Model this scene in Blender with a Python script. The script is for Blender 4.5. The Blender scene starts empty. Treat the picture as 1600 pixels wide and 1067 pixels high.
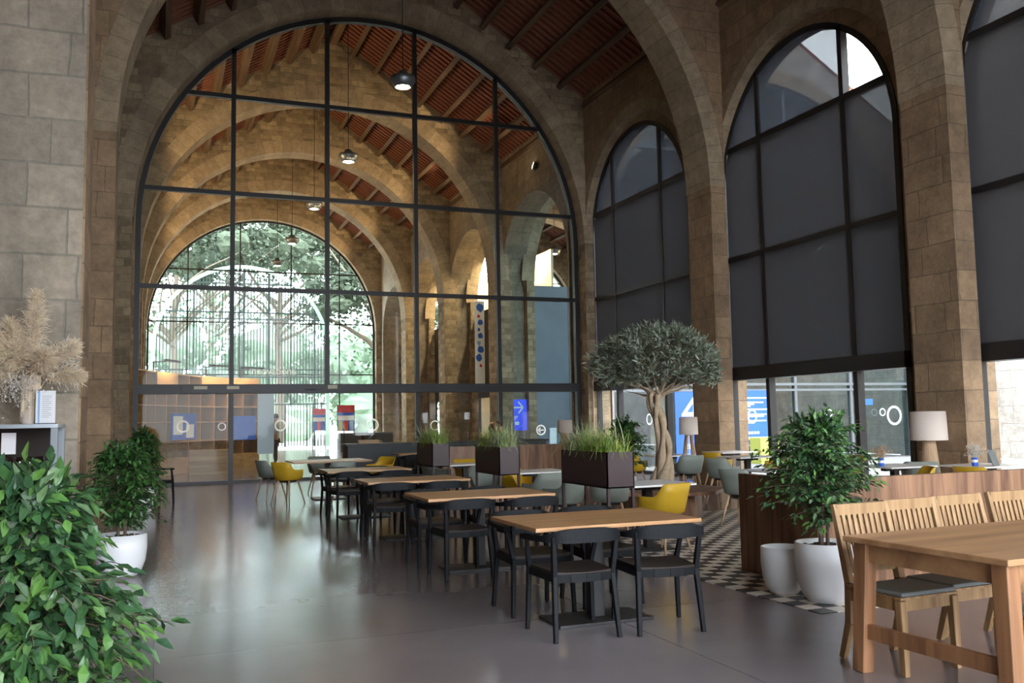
import bpy, math, random
from math import sin, cos, pi, radians, sqrt
from mathutils import Vector, Matrix
random.seed(7)
D = bpy.data
S = bpy.context.scene
COL = S.collection

# ------------------------------------------------------------------ camera
F_PX = 1415.0
YAW, PIT, ROL = radians(21.4), radians(4.87), radians(-1.015)
cd = D.cameras.new('camera'); cam = D.objects.new('camera', cd); COL.objects.link(cam)
cd.sensor_width = 36.0; cd.lens = 36.0 * F_PX / 1600.0; cd.clip_start = 0.05; cd.clip_end = 500
fwd = Vector((sin(YAW) * cos(PIT), cos(YAW) * cos(PIT), sin(PIT)))
rgt = Vector((cos(YAW), -sin(YAW), 0)); up = rgt.cross(fwd)
r2 = cos(ROL) * rgt + sin(ROL) * up; u2 = -sin(ROL) * rgt + cos(ROL) * up
M = Matrix((r2, u2, -fwd)).transposed().to_4x4(); M.translation = Vector((0, 0, 1.5))
cam.matrix_world = M
S.camera = cam

# ------------------------------------------------------------------ sky (bright overcast) and exposure
W = D.worlds.new('sky'); S.world = W; W.use_nodes = True
bg = W.node_tree.nodes['Background']
bg.inputs[0].default_value = (0.86, 0.93, 1.0, 1); bg.inputs[1].default_value = 10.0
S.view_settings.view_transform = 'Standard'; S.view_settings.look = 'None'
S.view_settings.gamma = 1; S.view_settings.use_curve_mapping = False
S.view_settings.exposure = 0.6
LAMP_W = 380.0      # pendant lamps
FLOOD_W = 800.0     # wall floodlights in the lit naves
WARM = (1.0, 0.68, 0.36)

# ------------------------------------------------------------------ materials
def newmat(name):
    m = D.materials.new(name); m.use_nodes = True
    nt = m.node_tree; b = nt.nodes['Principled BSDF']
    return m, nt, b
def N(nt, t, **kw):
    n = nt.nodes.new(t)
    for k, v in kw.items(): setattr(n, k, v)
    return n
def flat(name, col, rough=0.6, metal=0.0, emit=None, es=0.0, noise=0.0, nscale=30.0):
    m, nt, b = newmat(name)
    b.inputs['Base Color'].default_value = (*col, 1); b.inputs['Roughness'].default_value = rough
    b.inputs['Metallic'].default_value = metal
    if emit: b.inputs['Emission Color'].default_value = (*emit, 1); b.inputs['Emission Strength'].default_value = es
    if noise:
        tc = N(nt, 'ShaderNodeTexCoord'); nz = N(nt, 'ShaderNodeTexNoise'); nz.inputs['Scale'].default_value = nscale; nz.inputs['Detail'].default_value = 4
        mx = N(nt, 'ShaderNodeMix', data_type='RGBA')
        nt.links.new(tc.outputs['Object'], nz.inputs['Vector']); nt.links.new(nz.outputs['Fac'], mx.inputs[0])
        mx.inputs[6].default_value = (*[c * (1 - noise) for c in col], 1); mx.inputs[7].default_value = (*[min(1, c * (1 + noise)) for c in col], 1)
        nt.links.new(mx.outputs[2], b.inputs['Base Color'])
        bp = N(nt, 'ShaderNodeBump'); bp.inputs['Strength'].default_value = 0.15; bp.inputs['Distance'].default_value = 0.01
        nt.links.new(nz.outputs['Fac'], bp.inputs['Height']); nt.links.new(bp.outputs[0], b.inputs['Normal'])
    return m
def wood(name, c1, c2, axis='X', scale=1.0, rough=0.45, sheen=0.5, stretch=12.0):
    """long grain running along the given object axis"""
    m, nt, b = newmat(name)
    tc = N(nt, 'ShaderNodeTexCoord'); mp = N(nt, 'ShaderNodeMapping')
    s = [stretch, stretch, stretch]; s['XYZ'.index(axis)] = 0.6
    mp.inputs['Scale'].default_value = [v * scale for v in s]
    nz = N(nt, 'ShaderNodeTexNoise'); nz.inputs['Scale'].default_value = 1.6; nz.inputs['Detail'].default_value = 5; nz.inputs['Distortion'].default_value = 0.6
    cr = N(nt, 'ShaderNodeValToRGB'); cr.color_ramp.elements[0].position = 0.35; cr.color_ramp.elements[1].position = 0.68
    cr.color_ramp.elements[0].color = (*c1, 1); cr.color_ramp.elements[1].color = (*c2, 1)
    nt.links.new(tc.outputs['Object'], mp.inputs[0]); nt.links.new(mp.outputs[0], nz.inputs['Vector'])
    nt.links.new(nz.outputs['Fac'], cr.inputs[0]); nt.links.new(cr.outputs[0], b.inputs['Base Color'])
    b.inputs['Roughness'].default_value = rough
    bp = N(nt, 'ShaderNodeBump'); bp.inputs['Strength'].default_value = 0.12; bp.inputs['Distance'].default_value = 0.004
    nt.links.new(nz.outputs['Fac'], bp.inputs['Height']); nt.links.new(bp.outputs[0], b.inputs['Normal'])
    return m
def stone(name, c1, c2, mortar, bw=0.95, bh=0.46, uv=False, msize=0.012, dark=0.55, bump=0.5):
    """coursed masonry, projected along the dominant world direction (or by UV on curved rings)"""
    m, nt, b = newmat(name)
    br = N(nt, 'ShaderNodeTexBrick'); br.inputs['Color1'].default_value = (*c1, 1); br.inputs['Color2'].default_value = (*c2, 1)
    br.inputs['Mortar'].default_value = (*mortar, 1); br.inputs['Scale'].default_value = 1.0
    br.inputs['Mortar Size'].default_value = msize; br.inputs['Brick Width'].default_value = bw; br.inputs['Row Height'].default_value = bh
    br.inputs['Mortar Smooth'].default_value = 0.6; br.squash = 0.6; br.squash_frequency = 3; br.offset = 0.45
    geo = N(nt, 'ShaderNodeNewGeometry')
    nz0 = N(nt, 'ShaderNodeTexNoise'); nz0.inputs['Scale'].default_value = 1.3; nz0.inputs['Detail'].default_value = 3
    nt.links.new(geo.outputs['Position'], nz0.inputs['Vector'])
    if uv:
        tc = N(nt, 'ShaderNodeTexCoord'); vec = tc.outputs['UV']
    else:
        sp = N(nt, 'ShaderNodeSeparateXYZ'); sn = N(nt, 'ShaderNodeSeparateXYZ')
        nt.links.new(geo.outputs['Position'], sp.inputs[0]); nt.links.new(geo.outputs['True Normal'], sn.inputs[0])
        ax = N(nt, 'ShaderNodeMath', operation='ABSOLUTE'); ay = N(nt, 'ShaderNodeMath', operation='ABSOLUTE')
        nt.links.new(sn.outputs[0], ax.inputs[0]); nt.links.new(sn.outputs[1], ay.inputs[0])
        gt = N(nt, 'ShaderNodeMath', operation='GREATER_THAN'); nt.links.new(ax.outputs[0], gt.inputs[0]); nt.links.new(ay.outputs[0], gt.inputs[1])
        mu = N(nt, 'ShaderNodeMix', data_type='FLOAT'); nt.links.new(gt.outputs[0], mu.inputs[0]); nt.links.new(sp.outputs[0], mu.inputs[2]); nt.links.new(sp.outputs[1], mu.inputs[3])
        cb = N(nt, 'ShaderNodeCombineXYZ'); nt.links.new(mu.outputs[0], cb.inputs[0]); nt.links.new(sp.outputs[2], cb.inputs[1]); vec = cb.outputs[0]
    ad = N(nt, 'ShaderNodeVectorMath', operation='MULTIPLY_ADD'); ad.inputs[1].default_value = (0.12, 0.07, 0)
    nt.links.new(nz0.outputs['Color'], ad.inputs[0]); nt.links.new(vec, ad.inputs[2]); nt.links.new(ad.outputs[0], br.inputs['Vector'])
    nz = N(nt, 'ShaderNodeTexNoise'); nz.inputs['Scale'].default_value = 0.9; nz.inputs['Detail'].default_value = 8; nz.inputs['Roughness'].default_value = 0.7
    nt.links.new(geo.outputs['Position'], nz.inputs['Vector'])
    cr = N(nt, 'ShaderNodeValToRGB'); cr.color_ramp.elements[0].position = 0.3; cr.color_ramp.elements[1].position = 0.62
    cr.color_ramp.elements[0].color = (dark, dark, dark, 1); cr.color_ramp.elements[1].color = (1, 1, 1, 1)
    nt.links.new(nz.outputs['Fac'], cr.inputs[0])
    mx = N(nt, 'ShaderNodeMix', data_type='RGBA', blend_type='MULTIPLY'); mx.inputs[0].default_value = 1
    nt.links.new(br.outputs['Color'], mx.inputs[6]); nt.links.new(cr.outputs[0], mx.inputs[7]); nt.links.new(mx.outputs[2], b.inputs['Base Color'])
    b.inputs['Roughness'].default_value = 0.9
    nf = N(nt, 'ShaderNodeTexNoise'); nf.inputs['Scale'].default_value = 14; nf.inputs['Detail'].default_value = 5
    nt.links.new(geo.outputs['Position'], nf.inputs['Vector'])
    nf2 = N(nt, 'ShaderNodeTexNoise'); nf2.inputs['Scale'].default_value = 5; nf2.inputs['Detail'].default_value = 9; nf2.inputs['Roughness'].default_value = .75; nt.links.new(geo.outputs['Position'], nf2.inputs['Vector'])
    mr = N(nt, 'ShaderNodeMapRange'); mr.inputs[1].default_value = .3; mr.inputs[2].default_value = .7; mr.inputs[3].default_value = .68; mr.inputs[4].default_value = 1.22; nt.links.new(nf2.outputs['Fac'], mr.inputs[0])
    hs = N(nt, 'ShaderNodeHueSaturation'); nt.links.new(mr.outputs[0], hs.inputs['Value']); nt.links.new(mx.outputs[2], hs.inputs['Color']); nt.links.new(hs.outputs[0], b.inputs['Base Color'])
    sb = N(nt, 'ShaderNodeMath', operation='SUBTRACT'); nt.links.new(nf.outputs['Fac'], sb.inputs[0]); nt.links.new(br.outputs['Fac'], sb.inputs[1])
    bp = N(nt, 'ShaderNodeBump'); bp.inputs['Strength'].default_value = bump; bp.inputs['Distance'].default_value = 0.03
    nt.links.new(sb.outputs[0], bp.inputs['Height']); nt.links.new(bp.outputs[0], b.inputs['Normal'])
    return m
def glass(name, trans=(0.93, 0.96, 0.96), gl=0.06):
    m = D.materials.new(name); m.use_nodes = True; nt = m.node_tree; nt.nodes.clear()
    o = N(nt, 'ShaderNodeOutputMaterial'); t = N(nt, 'ShaderNodeBsdfTransparent'); t.inputs[0].default_value = (*trans, 1)
    g = N(nt, 'ShaderNodeBsdfGlossy'); g.inputs['Roughness'].default_value = 0.02
    fr = N(nt, 'ShaderNodeFresnel'); fr.inputs[0].default_value = 1.22
    mm = N(nt, 'ShaderNodeMath', operation='MAXIMUM'); mm.inputs[1].default_value = gl; nt.links.new(fr.outputs[0], mm.inputs[0])
    geo = N(nt, 'ShaderNodeNewGeometry'); iv = N(nt, 'ShaderNodeMath', operation='SUBTRACT'); iv.inputs[0].default_value = 1; nt.links.new(geo.outputs['Backfacing'], iv.inputs[1])
    mp = N(nt, 'ShaderNodeMath', operation='MULTIPLY'); nt.links.new(mm.outputs[0], mp.inputs[0]); nt.links.new(iv.outputs[0], mp.inputs[1]); mn = N(nt, 'ShaderNodeMath', operation='MINIMUM'); mn.inputs[1].default_value = .35; nt.links.new(mp.outputs[0], mn.inputs[0])
    mx = N(nt, 'ShaderNodeMixShader'); nt.links.new(mn.outputs[0], mx.inputs[0]); nt.links.new(t.outputs[0], mx.inputs[1]); nt.links.new(g.outputs[0], mx.inputs[2])
    nt.links.new(mx.outputs[0], o.inputs[0]); return m
def screen(name, trans, col=(0.03, 0.03, 0.034)):
    m = D.materials.new(name); m.use_nodes = True; nt = m.node_tree; nt.nodes.clear()
    o = N(nt, 'ShaderNodeOutputMaterial'); t = N(nt, 'ShaderNodeBsdfTransparent'); t.inputs[0].default_value = (1, 1, 1, 1)
    g0 = N(nt, 'ShaderNodeBsdfDiffuse'); g0.inputs[0].default_value = (*col, 1); tl = N(nt, 'ShaderNodeBsdfTranslucent'); tl.inputs[0].default_value = (*[c * .9 for c in col], 1)
    g = N(nt, 'ShaderNodeAddShader'); nt.links.new(g0.outputs[0], g.inputs[0]); nt.links.new(tl.outputs[0], g.inputs[1])
    mx = N(nt, 'ShaderNodeMixShader'); mx.inputs[0].default_value = 1 - trans
    nt.links.new(t.outputs[0], mx.inputs[1]); nt.links.new(g.outputs[0], mx.inputs[2]); nt.links.new(mx.outputs[0], o.inputs[0]); return m
def leafmat(name, cols, rough=0.42):
    m, nt, b = newmat(name)
    geo = N(nt, 'ShaderNodeNewGeometry'); cr = N(nt, 'ShaderNodeValToRGB')
    e = cr.color_ramp.elements; e[0].color = (*cols[0], 1); e[1].color = (*cols[-1], 1)
    for i, c in enumerate(cols[1:-1]):
        x = e.new((i + 1) / (len(cols) - 1)); x.color = (*c, 1)
    nt.links.new(geo.outputs['Random Per Island'], cr.inputs[0]); nt.links.new(cr.outputs[0], b.inputs['Base Color'])
    b.inputs['Roughness'].default_value = rough
    b.inputs['Subsurface Weight'].default_value = 0.0
    return m

ST = dict(
    ashlar=stone('ashlar_stone', (0.37, 0.295, 0.21), (0.28, 0.225, 0.165), (0.24, 0.195, 0.145)),
    pier=stone('brown_pier_stone', (0.43, 0.285, 0.17), (0.31, 0.205, 0.125), (0.26, 0.18, 0.115)),
    grey=stone('grey_pier_stone', (0.44, 0.365, 0.285), (0.32, 0.275, 0.22), (0.29, 0.265, 0.215), bw=0.85, bh=0.47, msize=0.015, dark=0.62, bump=0.45),
    rubble=stone('rubble_stone', (0.46, 0.355, 0.22), (0.24, 0.17, 0.105), (0.32, 0.25, 0.17), bw=0.42, bh=0.2, msize=0.02),
    ring=stone('voussoir_stone', (0.46, 0.35, 0.23), (0.35, 0.265, 0.175), (0.26, 0.2, 0.14), bw=0.62, bh=3.0, uv=True, msize=0.008, dark=0.7),
    pale=stone('pale_courtyard_stone', (0.66, 0.58, 0.51), (0.58, 0.50, 0.43), (0.42, 0.37, 0.33), bw=1.0, bh=0.55),
)
MT = dict(
    dark_metal=flat('dark_metal', (0.028, 0.026, 0.027), 0.45, 0.3),
    grey_metal=flat('grey_metal', (0.22, 0.24, 0.26), 0.4, 0.6),
    light_metal=flat('brushed_metal', (0.42, 0.46, 0.5), 0.35, 0.7),
    planter=flat('brown_painted_steel', (0.055, 0.032, 0.034), 0.5),
    black_wood=flat('black_stained_wood', (0.006, 0.007, 0.009), 0.6, noise=0.5, nscale=40),
    seat_dark=flat('dark_brown_seat', (0.035, 0.026, 0.023), 0.5),
    yellow=flat('mustard_plastic', (0.60, 0.365, 0.02), 0.45),
    sage=flat('sage_plastic', (0.25, 0.28, 0.245), 0.5),
    white=flat('white_laminate', (0.82, 0.79, 0.77), 0.35),
    pot=flat('white_glazed_pot', (0.80, 0.80, 0.82), 0.35),
    soil=flat('bark_mulch', (0.045, 0.03, 0.02), 0.95, noise=0.6, nscale=40),
    shade=flat('linen_shade', (0.68, 0.58, 0.51), 0.9),
    cushion=flat('grey_cushion', (0.16, 0.175, 0.175), 0.75),
    paper=flat('white_paper', (0.8, 0.8, 0.83), 0.7),
    blue=flat('blue_print', (0.035, 0.13, 0.62), 0.5),
    skyblue=flat('pale_blue_print', (0.25, 0.45, 0.75), 0.5),
    signblue=flat('blue_sign', (0.035, 0.06, 0.55), 0.4, emit=(0.05, 0.08, 0.75), es=0.5),
    whiteprint=flat('white_print', (0.85, 0.88, 0.9), 0.6),
    red=flat('red_print', (0.6, 0.02, 0.025), 0.6), orange=flat('orange_print', (0.85, 0.12, 0.03), 0.6),
    limegreen=flat('lime_print', (0.55, 0.6, 0.08), 0.6),
    lime_box=flat('yellow_green_box', (0.65, 0.7, 0.12), 0.6),
    
    leaf=leafmat('ficus_leaves', [(0.018, 0.05, 0.018), (0.04, 0.11, 0.035), (0.03, 0.08, 0.04), (0.055, 0.14, 0.04), (0.11, 0.25, 0.05), (0.12, 0.17, 0.12)]),
    leaf_dark=leafmat('dark_ficus_leaves', [(0.015, 0.05, 0.015), (0.03, 0.10, 0.02), (0.06, 0.16, 0.035)]),
    olive=leafmat('olive_leaves', [(0.05, 0.065, 0.035), (0.11, 0.14, 0.09), (0.22, 0.26, 0.2), (0.10, 0.10, 0.045), (0.34, 0.38, 0.33)], 0.55),
    grass=leafmat('planter_grasses', [(0.12, 0.28, 0.035), (0.20, 0.38, 0.05), (0.40, 0.40, 0.06), (0.22, 0.36, 0.12)], 0.55),
    grass_pale=leafmat('striped_grasses', [(0.38, 0.42, 0.24), (0.48, 0.50, 0.33), (0.25, 0.33, 0.13)], 0.55),
    pampas=leafmat('pampas_plumes', [(0.66, 0.50, 0.33), (0.80, 0.66, 0.48), (0.88, 0.78, 0.62)], 0.9),
    dried=leafmat('dried_flowers', [(0.62, 0.58, 0.52), (0.75, 0.72, 0.68), (0.5, 0.42, 0.33)], 0.9),
    dried_brown=leafmat('brown_dried_flowers', [(0.42, 0.26, 0.15), (0.55, 0.36, 0.22), (0.62, 0.46, 0.32)], 0.9),
    hedge_leaf=leafmat('pale_hedge_leaves', [(0.20, 0.29, 0.19), (0.30, 0.40, 0.27), (0.40, 0.48, 0.38)], 0.9),
    tree_leaf=leafmat('park_tree_leaves', [(0.03, 0.04, 0.025), (0.055, 0.07, 0.04), (0.09, 0.11, 0.07)], 0.9),
    bark=flat('grey_brown_bark', (0.16, 0.12, 0.085), 0.9, noise=0.4, nscale=18),
    olive_bark=flat('olive_bark', (0.40, 0.30, 0.20), 0.9, noise=0.45, nscale=14),
    gate=flat('pale_green_steel', (0.26, 0.36, 0.28), 0.6), gate_bar=flat('dark_green_steel', (0.012, 0.022, 0.018), 0.6),
    panel=flat('blue_grey_panel', (0.15, 0.172, 0.21), 0.5, noise=0.25, nscale=1.2),
    black_panel=flat('charcoal_panel', (0.045, 0.05, 0.056), 0.6),
    cream=flat('cream_plaster', (0.8, 0.66, 0.45), 0.9),
    copper=flat('copper_glass', (0.45, 0.25, 0.16), 0.2, 0.6),
    bulb=flat('lamp_glow', (1, 0.95, 0.85), 0.5, emit=(1, 0.86, 0.62), es=30),
    redled=flat('red_led', (0.8, 0.02, 0.05), 0.5, emit=(1, 0.03, 0.08), es=3),
    exitlite=flat('beige_label', (0.6, 0.55, 0.42), 0.6),
    skin=flat('bronze_skin', (0.30, 0.20, 0.15), 0.6), shirt=flat('pale_shirt', (0.32, 0.38, 0.42), 0.8), trousers=flat('dark_trousers', (0.045, 0.04, 0.035), 0.8), hair=flat('dark_hair', (0.03, 0.025, 0.02), 0.8),
    tile_roof=flat('terracotta', (0.21, 0.062, 0.038), 0.85, noise=0.3, nscale=6), beam=wood('roof_timber', (0.085, 0.05, 0.03), (0.17, 0.105, 0.06), 'Y', 0.5, 0.8),
    batten=flat('reddish_batten', (0.25, 0.095, 0.055), 0.8),
    clear=glass('clear_glass', (0.95, 0.97, 0.97), 0.03), wallglass=glass('wall_glass', (0.93, 0.96, 0.95), 0.012), facade=glass('facade_glass', (0.55, 0.68, 0.72), 0.14),
    tinted=screen('tinted_top_pane', 0.2, (0.03, 0.035, 0.045)), blind=screen('roller_blind_mesh', 0.085, (0.05, 0.049, 0.053)),
    paving=flat('pale_paving', (0.24, 0.235, 0.23), 0.8, noise=0.08, nscale=2), lawn=flat('park_ground', (0.34, 0.35, 0.31), 0.9, noise=0.15, nscale=0.6),
    concrete=flat('concrete', (0.4, 0.39, 0.37), 0.8, noise=0.15, nscale=3),
    table_brown=wood('striped_oak_laminate', (0.30, 0.14, 0.055), (0.54, 0.30, 0.135), 'X', 1.4, 0.4, stretch=16),
    walnut=wood('walnut_veneer', (0.12, 0.055, 0.03), (0.34, 0.18, 0.10), 'Z', 1.0, 0.42, stretch=7),
    ash=wood('pale_ash', (0.55, 0.36, 0.22), (0.68, 0.48, 0.32), 'Z', 1.5, 0.5),
    teak=wood('old_teak', (0.24, 0.135, 0.06), (0.42, 0.26, 0.125), 'Z', 1.2, 0.55),
    old_table=wood('worn_table_wood', (0.27, 0.135, 0.06), (0.52, 0.30, 0.15), 'X', 0.5, 0.42, stretch=5),
    old_leg=wood('worn_leg_wood', (0.19, 0.085, 0.038), (0.36, 0.175, 0.08), 'Z', 0.8, 0.5),
    ply=wood('birch_plywood', (0.34, 0.185, 0.075), (0.50, 0.30, 0.13), 'X', 0.5, 0.5),
    ply_dark=wood('shelf_back_wood', (0.13, 0.06, 0.025), (0.26, 0.13, 0.055), 'X', 0.5, 0.6),
    glassware=glass('glassware', (0.75, 0.72, 0.7), 0.15), amber=flat('amber_bottle', (0.25, 0.08, 0.02), 0.15),
)
def floor_mat():
    m, nt, b = newmat('polished_concrete')
    geo = N(nt, 'ShaderNodeNewGeometry')
    n1 = N(nt, 'ShaderNodeTexNoise'); n1.inputs['Scale'].default_value = 0.55; n1.inputs['Detail'].default_value = 7; n1.inputs['Roughness'].default_value = 0.6
    n2 = N(nt, 'ShaderNodeTexNoise'); n2.inputs['Scale'].default_value = 0.9; n2.inputs['Detail'].default_value = 2
    for n in (n1, n2): nt.links.new(geo.outputs['Position'], n.inputs['Vector'])
    cr = N(nt, 'ShaderNodeValToRGB'); cr.color_ramp.elements[0].position = 0.3; cr.color_ramp.elements[1].position = 0.7
    cr.color_ramp.elements[0].color = (0.175, 0.150, 0.158, 1); cr.color_ramp.elements[1].color = (0.235, 0.205, 0.214, 1)
    nt.links.new(n1.outputs['Fac'], cr.inputs[0])
    br = N(nt, 'ShaderNodeTexBrick'); br.inputs['Color1'].default_value = (1, 1, 1, 1); br.inputs['Color2'].default_value = (0.9, 0.9, 0.9, 1); br.inputs['Mortar'].default_value = (0.55, 0.55, 0.55, 1)
    br.inputs['Scale'].default_value = 1; br.inputs['Brick Width'].default_value = 3.2; br.inputs['Row Height'].default_value = 3.2; br.inputs['Mortar Size'].default_value = 0.004; br.offset = 0
    nt.links.new(geo.outputs['Position'], br.inputs['Vector'])
    mx = N(nt, 'ShaderNodeMix', data_type='RGBA', blend_type='MULTIPLY'); mx.inputs[0].default_value = 1
    nt.links.new(cr.outputs[0], mx.inputs[6]); nt.links.new(br.outputs[0], mx.inputs[7]); nt.links.new(mx.outputs[2], b.inputs['Base Color'])
    mr = N(nt, 'ShaderNodeMapRange'); mr.inputs[3].default_value = 0.13; mr.inputs[4].default_value = 0.22
    nt.links.new(n2.outputs['Fac'], mr.inputs[0]); nt.links.new(mr.outputs[0], b.inputs['Roughness'])
    b.inputs['Specular IOR Level'].default_value = 0.5
    return m
def checker_mat():
    m, nt, b = newmat('checkered_tiles')
    geo = N(nt, 'ShaderNodeNewGeometry'); mp = N(nt, 'ShaderNodeMapping'); mp.vector_type = 'POINT'
    mp.inputs['Location'].default_value = (-4.65 / 0.155, -5.62 / 0.155, 0.5); mp.inputs['Scale'].default_value = (1 / 0.155, 1 / 0.155, 0)
    ck = N(nt, 'ShaderNodeTexChecker'); ck.inputs['Scale'].default_value = 1.0
    ck.inputs['Color1'].default_value = (0.80, 0.72, 0.64, 1); ck.inputs['Color2'].default_value = (0.032, 0.03, 0.03, 1)
    nt.links.new(geo.outputs['Position'], mp.inputs[0]); nt.links.new(mp.outputs[0], ck.inputs['Vector'])
    nt.links.new(ck.outputs[0], b.inputs['Base Color']); b.inputs['Roughness'].default_value = 0.35
    return m
MT['ringmark'] = screen('white_ring_sticker', 0.0, (0.8, 0.82, 0.82))
for k in ('black_wood', 'seat_dark'): MT[k].node_tree.nodes['Principled BSDF'].inputs['Specular IOR Level'].default_value = 0.2
MT['floor'] = floor_mat(); MT['checker'] = checker_mat()

# ------------------------------------------------------------------ mesh builder
class MB:
    def __init__(s): s.v = []; s.f = []; s.uv = None
    def face(s, pts):
        i = len(s.v); s.v += [tuple(p) for p in pts]; s.f.append(tuple(range(i, i + len(pts)))); return s
    def box(s, x0, x1, y0, y1, z0, z1):
        return s.hexa([(x0, y0, z0), (x1, y0, z0), (x1, y1, z0), (x0, y1, z0), (x0, y0, z1), (x1, y0, z1), (x1, y1, z1), (x0, y1, z1)])
    def hexa(s, p):
        i = len(s.v); s.v += [tuple(q) for q in p]
        for f in ((3, 2, 1, 0), (4, 5, 6, 7), (0, 1, 5, 4), (1, 2, 6, 5), (2, 3, 7, 6), (3, 0, 4, 7)): s.f.append(tuple(i + k for k in f))
        return s
    def rbox(s, cx, cy, z0, z1, sx, sy, a=0.0):
        c, n = cos(a), sin(a); q = [(-sx / 2, -sy / 2), (sx / 2, -sy / 2), (sx / 2, sy / 2), (-sx / 2, sy / 2)]
        P = [(cx + x * c - y * n, cy + x * n + y * c) for x, y in q]
        return s.hexa([(x, y, z0) for x, y in P] + [(x, y, z1) for x, y in P])
    def beam(s, p, q, w, h, w2=None, h2=None, upv=(0, 0, 1)):
        p, q = Vector(p), Vector(q); d = (q - p).normalized(); u = Vector(upv)
        if abs(d.dot(u)) > 0.97: u = Vector((0, 1, 0))
        a = d.cross(u).normalized(); b = a.cross(d).normalized()
        w2 = w if w2 is None else w2; h2 = h if h2 is None else h2
        def r(c, w, h): return [c - a * w / 2 - b * h / 2, c + a * w / 2 - b * h / 2, c + a * w / 2 + b * h / 2, c - a * w / 2 + b * h / 2]
        return s.hexa(r(p, w, h)[::-1] + r(q, w2, h2)[::-1])
    def tube(s, pts, rad, n=8, caps=True):
        pts = [Vector(p) for p in pts]; rr = rad if isinstance(rad, (list, tuple)) else [rad] * len(pts)
        base = len(s.v); prev = None
        for k, p in enumerate(pts):
            d = (pts[min(k + 1, len(pts) - 1)] - pts[max(k - 1, 0)]).normalized()
            if prev is None: a = d.orthogonal().normalized()
            else: a = (prev - d * prev.dot(d)).normalized()
            prev = a; b = d.cross(a)
            for j in range(n):
                t = 2 * pi * j / n; s.v.append(tuple(p + (a * cos(t) + b * sin(t)) * rr[k]))
        for k in range(len(pts) - 1):
            for j in range(n):
                a0 = base + k * n + j; a1 = base + k * n + (j + 1) % n; s.f.append((a0, a1, a1 + n, a0 + n))
        if caps:
            s.f.append(tuple(base + j for j in range(n))[::-1]); s.f.append(tuple(base + (len(pts) - 1) * n + j for j in range(n)))
        return s
    def lathe(s, prof, n=24, c=(0, 0, 0), close=False):
        base = len(s.v)
        for r, z in prof:
            for j in range(n):
                t = 2 * pi * j / n; s.v.append((c[0] + r * cos(t), c[1] + r * sin(t), c[2] + z))
        for k in range(len(prof) - 1):
            for j in range(n):
                a0 = base + k * n + j; a1 = base + k * n + (j + 1) % n; s.f.append((a0, a1, a1 + n, a0 + n))
        if close:
            s.f.append(tuple(base + j for j in range(n))[::-1]); s.f.append(tuple(base + (len(prof) - 1) * n + j for j in range(n)))
        return s
    def poly(s, pts, z0, z1):
        n = len(pts); i = len(s.v); s.v += [(x, y, z0) for x, y in pts] + [(x, y, z1) for x, y in pts]
        s.f.append(tuple(range(i, i + n))[::-1]); s.f.append(tuple(range(i + n, i + 2 * n)))
        for k in range(n): s.f.append((i + k, i + (k + 1) % n, i + n + (k + 1) % n, i + n + k))
        return s
    def band(s, inner, outer, ax, c0, c1):
        """closed solid between two polylines given in the (u, z) plane, extruded along the other axis"""
        def P(u, z, c): return (u, c, z) if ax == 'Y' else (c, u, z)
        n = len(inner)
        for k in range(n - 1):
            a, b, c, d = inner[k], inner[k + 1], outer[k + 1], outer[k]
            s.face([P(*a, c0), P(*b, c0), P(*c, c0), P(*d, c0)]); s.face([P(*d, c1), P(*c, c1), P(*b, c1), P(*a, c1)])
            s.face([P(*a, c0), P(*a, c1), P(*b, c1), P(*b, c0)]); s.face([P(*d, c0), P(*c, c0), P(*c, c1), P(*d, c1)])
        for k in (0, n - 1):
            a, d = inner[k], outer[k]; s.face([P(*a, c0), P(*d, c0), P(*d, c1), P(*a, c1)])
        return s
    def build(s, name, mat, parent=None, smooth=False, bevel=0.0, sub=0):
        me = D.meshes.new(name); me.from_pydata(s.v, [], s.f); me.update()
        if isinstance(mat, str): mat = MT[mat]
        me.materials.append(mat)
        if s.uv:
            l = me.uv_layers.new(name='UVMap')
            for lp in me.loops: l.data[lp.index].uv = s.uv[lp.vertex_index]
        if smooth:
            for p in me.polygons: p.use_smooth = True
        o = D.objects.new(name, me); COL.objects.link(o)
        if parent: o.parent = parent
        if bevel:
            m = o.modifiers.new('bevel', 'BEVEL'); m.width = bevel; m.segments = 2; m.limit_method = 'ANGLE'
        if sub:
            m = o.modifiers.new('sub', 'SUBSURF'); m.levels = sub; m.render_levels = sub
        return o
def tag(o, label, cat, group=None):
    o['label'] = label; o['category'] = cat
    if group: o['group'] = group
    return o
def thing(name, label, cat, loc=(0, 0, 0), rz=0.0, group=None):
    o = D.objects.new(name, None); COL.objects.link(o); o.location = loc; o.rotation_euler = (0, 0, rz); o.empty_display_size = 0.2
    return tag(o, label, cat, group)
def struct(name, mb, mat, parent=None, **kw):
    o = mb.build(name, mat, parent, **kw); o['kind'] = 'structure'; return o
def smat(name, mb, mat, **kw): return struct(name, mb, ST[mat], **kw)
def kids(o): return [c for c in D.objects if c.parent is o]
def dup(root, loc, rz, label, group=None):
    def cp(o, par):
        c = o.copy(); COL.objects.link(c); c.parent = par
        for ch in list(KID.get(o.name, [])) or kids(o): cp(ch, c)
        return c
    r = cp(root, None); r.location = loc; r.rotation_euler = (0, 0, rz); r['label'] = label
    if group: r['group'] = group
    return r
KID = {}
def dedge(o, use=True):
    m = o.modifiers.new('solid', 'SOLIDIFY'); m.thickness = 0.012; m.offset = 1; return o
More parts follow.
